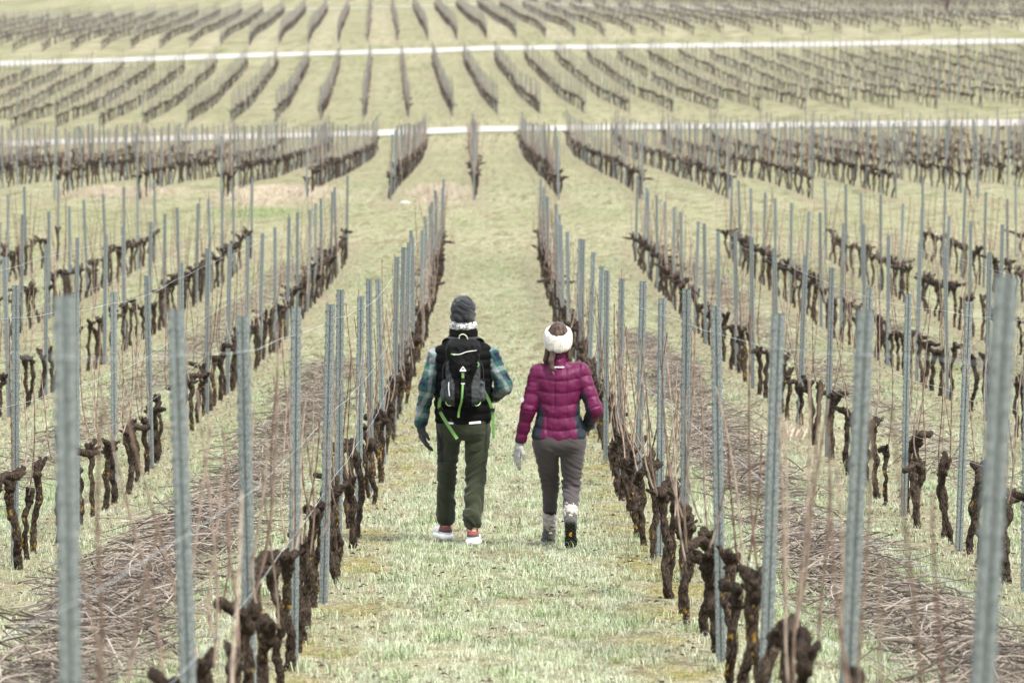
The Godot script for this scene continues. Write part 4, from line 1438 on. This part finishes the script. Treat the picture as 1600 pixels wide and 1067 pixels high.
	for k in 14:
		var a := TAU * k / 14
		var b := TAU * (k + 1) / 14
		for q in [-0.038, -0.019, 0.0, 0.019, 0.038]:
			var ra := 0.078 - absf(q) * 0.10
			var tiltA := 0.035 * sin(a)
			var tiltB := 0.035 * sin(b)
			band.append(cap(Vector3(hx + cos(a) * ra, 1.555 - tiltA + q, 0.008 + sin(a) * ra * 1.12), Vector3(hx + cos(b) * ra, 1.555 - tiltB + q, 0.008 + sin(b) * ra * 1.12), 0.024, 0.024))
	var cream := func(p: Vector3) -> Color:
		var c := Color(0.46, 0.435, 0.385) * (0.93 + 0.10 * sin(atan2(p.x, p.z) * 70.0))
		c.a = 1
		return c
	part("headband", field_mesh(band, 0.0055, 0.014, M.knit, cream, func(p, _n): return sin(atan2(p.x, p.z) * 46.0) * 0.0016 + folds(p, 2.5, 2.5, 0.003)), t, "wide cream ribbed knit headband")
	# gloves
	part("glove", field_mesh(hand_prims(wr_l - Vector3(0.004, 0.015, 0), Vector3(-0.22, -1, -0.10), Vector3(0.75, -0.1, -0.5), -1.0, 0.34, 1.08), 0.004, 0.005, M.knit, plain(Color(0.28, 0.275, 0.26))), t)
	part("glove", field_mesh(hand_prims(wr_r, Vector3(0.1, -0.25, -1), Vector3(-0.9, -0.3, 0.1), 1.0, 0.7, 0.98), 0.0055, 0.005, M.knit, plain(Color(0.28, 0.275, 0.26))), t)
	# socks and boots
	var wool := func(p: Vector3) -> Color:
		var c := Color(0.29, 0.272, 0.245) * (1.0 + 0.35 * noise.get_noise_3d(p.x * 2500, p.y * 2500, p.z * 2500))
		c.a = 1
		return c
	var lift := Basis(Vector3.RIGHT, -1.2)
	for e in [[an_l + Vector3(0, -0.10, 0), Basis(Vector3.UP, 0.12), kn_l, an_l], [an_r - lift * Vector3(0, 0.10, 0), Basis(Vector3.UP, -0.08) * lift, kn_r, an_r]]:
		var b: Basis = e[1]
		var o: Vector3 = e[0] + Vector3(0, 0.012, 0)
		var kn: Vector3 = e[2]
		var an: Vector3 = e[3]
		var ax := (kn - an).normalized()
		part("sock", field_mesh([cap(an + ax * 0.05, an + ax * 0.17, 0.046, 0.049), cap(an + ax * 0.09, an + ax * 0.13, 0.050, 0.050)], 0.006, 0.02, M.knit, wool, func(p, _n): return folds(p, 2.2, 5.0, 0.010)), t, "slouched oatmeal wool sock")
		var s := thing_part("boot", t)
		var sole := [rbox(o + b * Vector3(0, 0.012, -0.015), Vector3(0.038, 0.014, 0.048), 0.010, b), ell(o + b * Vector3(0, 0.010, -0.135), Vector3(0.046, 0.015, 0.075), b), rbox(o + b * Vector3(0, 0.012, -0.09), Vector3(0.036, 0.012, 0.07), 0.010, b)]
		var lug := func(p: Vector3, n: Vector3) -> float:
			var q: Vector3 = b.transposed() * (p - o)
			return (0.004 if sin(q.z * 210.0) * sin(q.x * 190.0 + 0.8) > -0.1 else -0.004) if n.dot(b.y) < -0.4 else 0.0
		var scol := func(p: Vector3) -> Color:
			var q: Vector3 = b.transposed() * (p - o)
			return Color(0.65, 0.32, 0.03) if q.y < 0.004 and absf(q.x) < 0.010 and absf(q.z + 0.062) < 0.016 else Color(0.018, 0.016, 0.015)
		part("sole", field_mesh(sole, 0.005, 0.015, M.rubber, scol, lug), s, "black lugged sole")
		var up := [ell(o + b * Vector3(0, 0.058, -0.012), Vector3(0.040, 0.048, 0.055), b), ell(o + b * Vector3(0, 0.048, -0.12), Vector3(0.042, 0.036, 0.085), b), cap(o + b * Vector3(0, 0.06, -0.03), an + ax * 0.075, 0.045, 0.050)]
		part("upper", field_mesh(up, 0.006, 0.02, M.cloth, plain(Color(0.062, 0.060, 0.055)), func(p, _n): return folds(p, 2.0, 3.0, 0.004)), s)
		mb = MB.new()
		mb.box(o + b * Vector3(0, 0.085, 0.0455), Vector3(0.012, 0.005, 0.004), Color(0.55, 0.45, 0.20), b)
		part("heel_tab", mb.mesh(M.webbing), s)

# ---------------------------------------------------------------- small things and the far edge
func build_details() -> void:
	# a pale stone on the crossway
	var o := part("stone", field_mesh([ell(Vector3(0, 0.03, 0), Vector3(0.12, 0.05, 0.08)), ell(Vector3(0.09, 0.02, 0.02), Vector3(0.08, 0.04, 0.06))], 0.012, 0.02, M.rubber, plain(Color(0.42, 0.41, 0.385)), func(p, _n): return folds(p, 2.0, 2.0, 0.012)), self)
	tag(o, "pale flat stone lying on the grass crossway before the row ends", "stone")
	o.position = at(-2.42, 110.5)
	# leafless shrub at the far road
	for a in [[51.5, 424.0, 4.2]]:
		var r := RandomNumberGenerator.new()
		r.seed = 77
		var t := thing("shrub", "bare brown shrub standing beside the farthest road", "shrub", at(a[0], a[1]))
		var mb := MB.new()
		for k in 7:
			var an := r.randf() * TAU
			mb.tube(PackedVector3Array([Vector3(0, -0.2, 0), Vector3(cos(an) * 0.4, a[2] * 0.3, sin(an) * 0.4), Vector3(cos(an) * 1.3, a[2] * 0.75, sin(an) * 1.3)]), PackedFloat32Array([0.12, 0.08, 0.03]), 6, PackedColorArray([Color(0.12, 0.09, 0.07)]))
		part("trunk", mb.mesh(M.bark), t)
		mb = MB.new()
		for k in 2600:
			var u := Vector3(r.randfn(0, 1), r.randfn(0, 1), r.randfn(0, 1)).normalized() * pow(r.randf(), 0.45)
			var p := Vector3(u.x * 2.6, a[2] * 0.55 + u.y * a[2] * 0.5, u.z * 2.6)
			var dir := (u + Vector3(0, 0.5, 0) + Vector3(r.randfn(0, 0.4), r.randfn(0, 0.4), r.randfn(0, 0.4))).normalized() * r.randf_range(0.2, 0.5)
			var s := dir.cross(Vector3(r.randf(), r.randf(), r.randf())).normalized() * 0.02
			mb.flat_tri(p - s, p + s, p + dir, Color(0.10, 0.072, 0.058) * r.randf_range(0.7, 1.2))
		part("crown", mb.mesh(M.straw), t)

func _ready() -> void:
	rng.seed = 20240
	noise.seed = 4; noise.noise_type = FastNoiseLite.TYPE_SIMPLEX_SMOOTH; noise.frequency = 0.02; noise.fractal_octaves = 3
	noise2.seed = 9; noise2.noise_type = FastNoiseLite.TYPE_SIMPLEX_SMOOTH; noise2.frequency = 0.02; noise2.fractal_octaves = 2
	profile_setup()
	# camera: a short telephoto, focused on the walkers
	var cam := Camera3D.new()
	cam.name = "camera"
	cam.fov = rad_to_deg(2.0 * atan(533.5 / F))
	cam.near = 0.5
	cam.far = 6000.0
	var lens := CameraAttributesPhysical.new()
	lens.frustum_focal_length = 132.75
	lens.exposure_aperture = 4.5
	lens.frustum_focus_distance = 29.0
	cam.attributes = lens
	cam.fov = rad_to_deg(2.0 * atan(533.5 / F))
	add_child(cam)
	cam.position = Vector3(0, cam_y, 0)
	cam.rotation = Vector3(-PITCH, -YAW, 0)
	# overcast sky
	var env := Environment.new()
	var sm := ProceduralSkyMaterial.new()
	sm.sky_top_color = Color(0.85, 0.88, 0.925)
	sm.sky_horizon_color = Color(0.89, 0.905, 0.92)
	sm.sky_curve = 0.3
	sm.ground_bottom_color = Color(0.45, 0.43, 0.38)
	sm.ground_horizon_color = Color(0.80, 0.80, 0.78)
	sm.sky_energy_multiplier = 0.78
	var sky := Sky.new()
	sky.sky_material = sm
	env.background_mode = Environment.BG_SKY
	env.sky = sky
	env.tonemap_mode = Environment.TONE_MAPPER_LINEAR
	env.tonemap_exposure = 5.3
	env.sdfgi_enabled = true
	env.ssao_enabled = true
	env.ssil_enabled = true
	env.fog_enabled = true
	env.fog_density = 0.00006
	env.fog_light_color = Color(0.93, 0.93, 0.92)
	var we := WorldEnvironment.new()
	we.name = "world_environment"
	we.environment = env
	add_child(we)
	var sun := DirectionalLight3D.new()
	sun.name = "sun"
	sun.light_energy = 0.5
	sun.light_angular_distance = 10.0
	sun.light_color = Color(1.0, 0.985, 0.96)
	sun.shadow_enabled = true
	sun.rotation = Vector3(deg_to_rad(-52), deg_to_rad(48), 0)
	add_child(sun)
	var t0 := Time.get_ticks_msec()
	build_materials()
	print("materials ", Time.get_ticks_msec() - t0)
	build_ground()
	print("ground ", Time.get_ticks_msec() - t0)
	road("gravel_road", [Vector2(-90, 211), Vector2(0, 212), Vector2(90, 213)], 4.3)
	road("upper_gravel_road", [Vector2(-120, 334), Vector2(0, 334), Vector2(120, 333)], 4.6)
	road("far_gravel_road", [Vector2(-60, 500), Vector2(0, 492), Vector2(15, 472), Vector2(30, 444), Vector2(45, 422), Vector2(70, 405), Vector2(120, 390)], 4.2)
	build_rows()
	print("rows ", Time.get_ticks_msec() - t0)
	build_man()
	build_woman()
	print("people ", Time.get_ticks_msec() - t0)
	build_prunings()
	build_heaps()
	build_grass()
	build_details()
	print("all ", Time.get_ticks_msec() - t0)
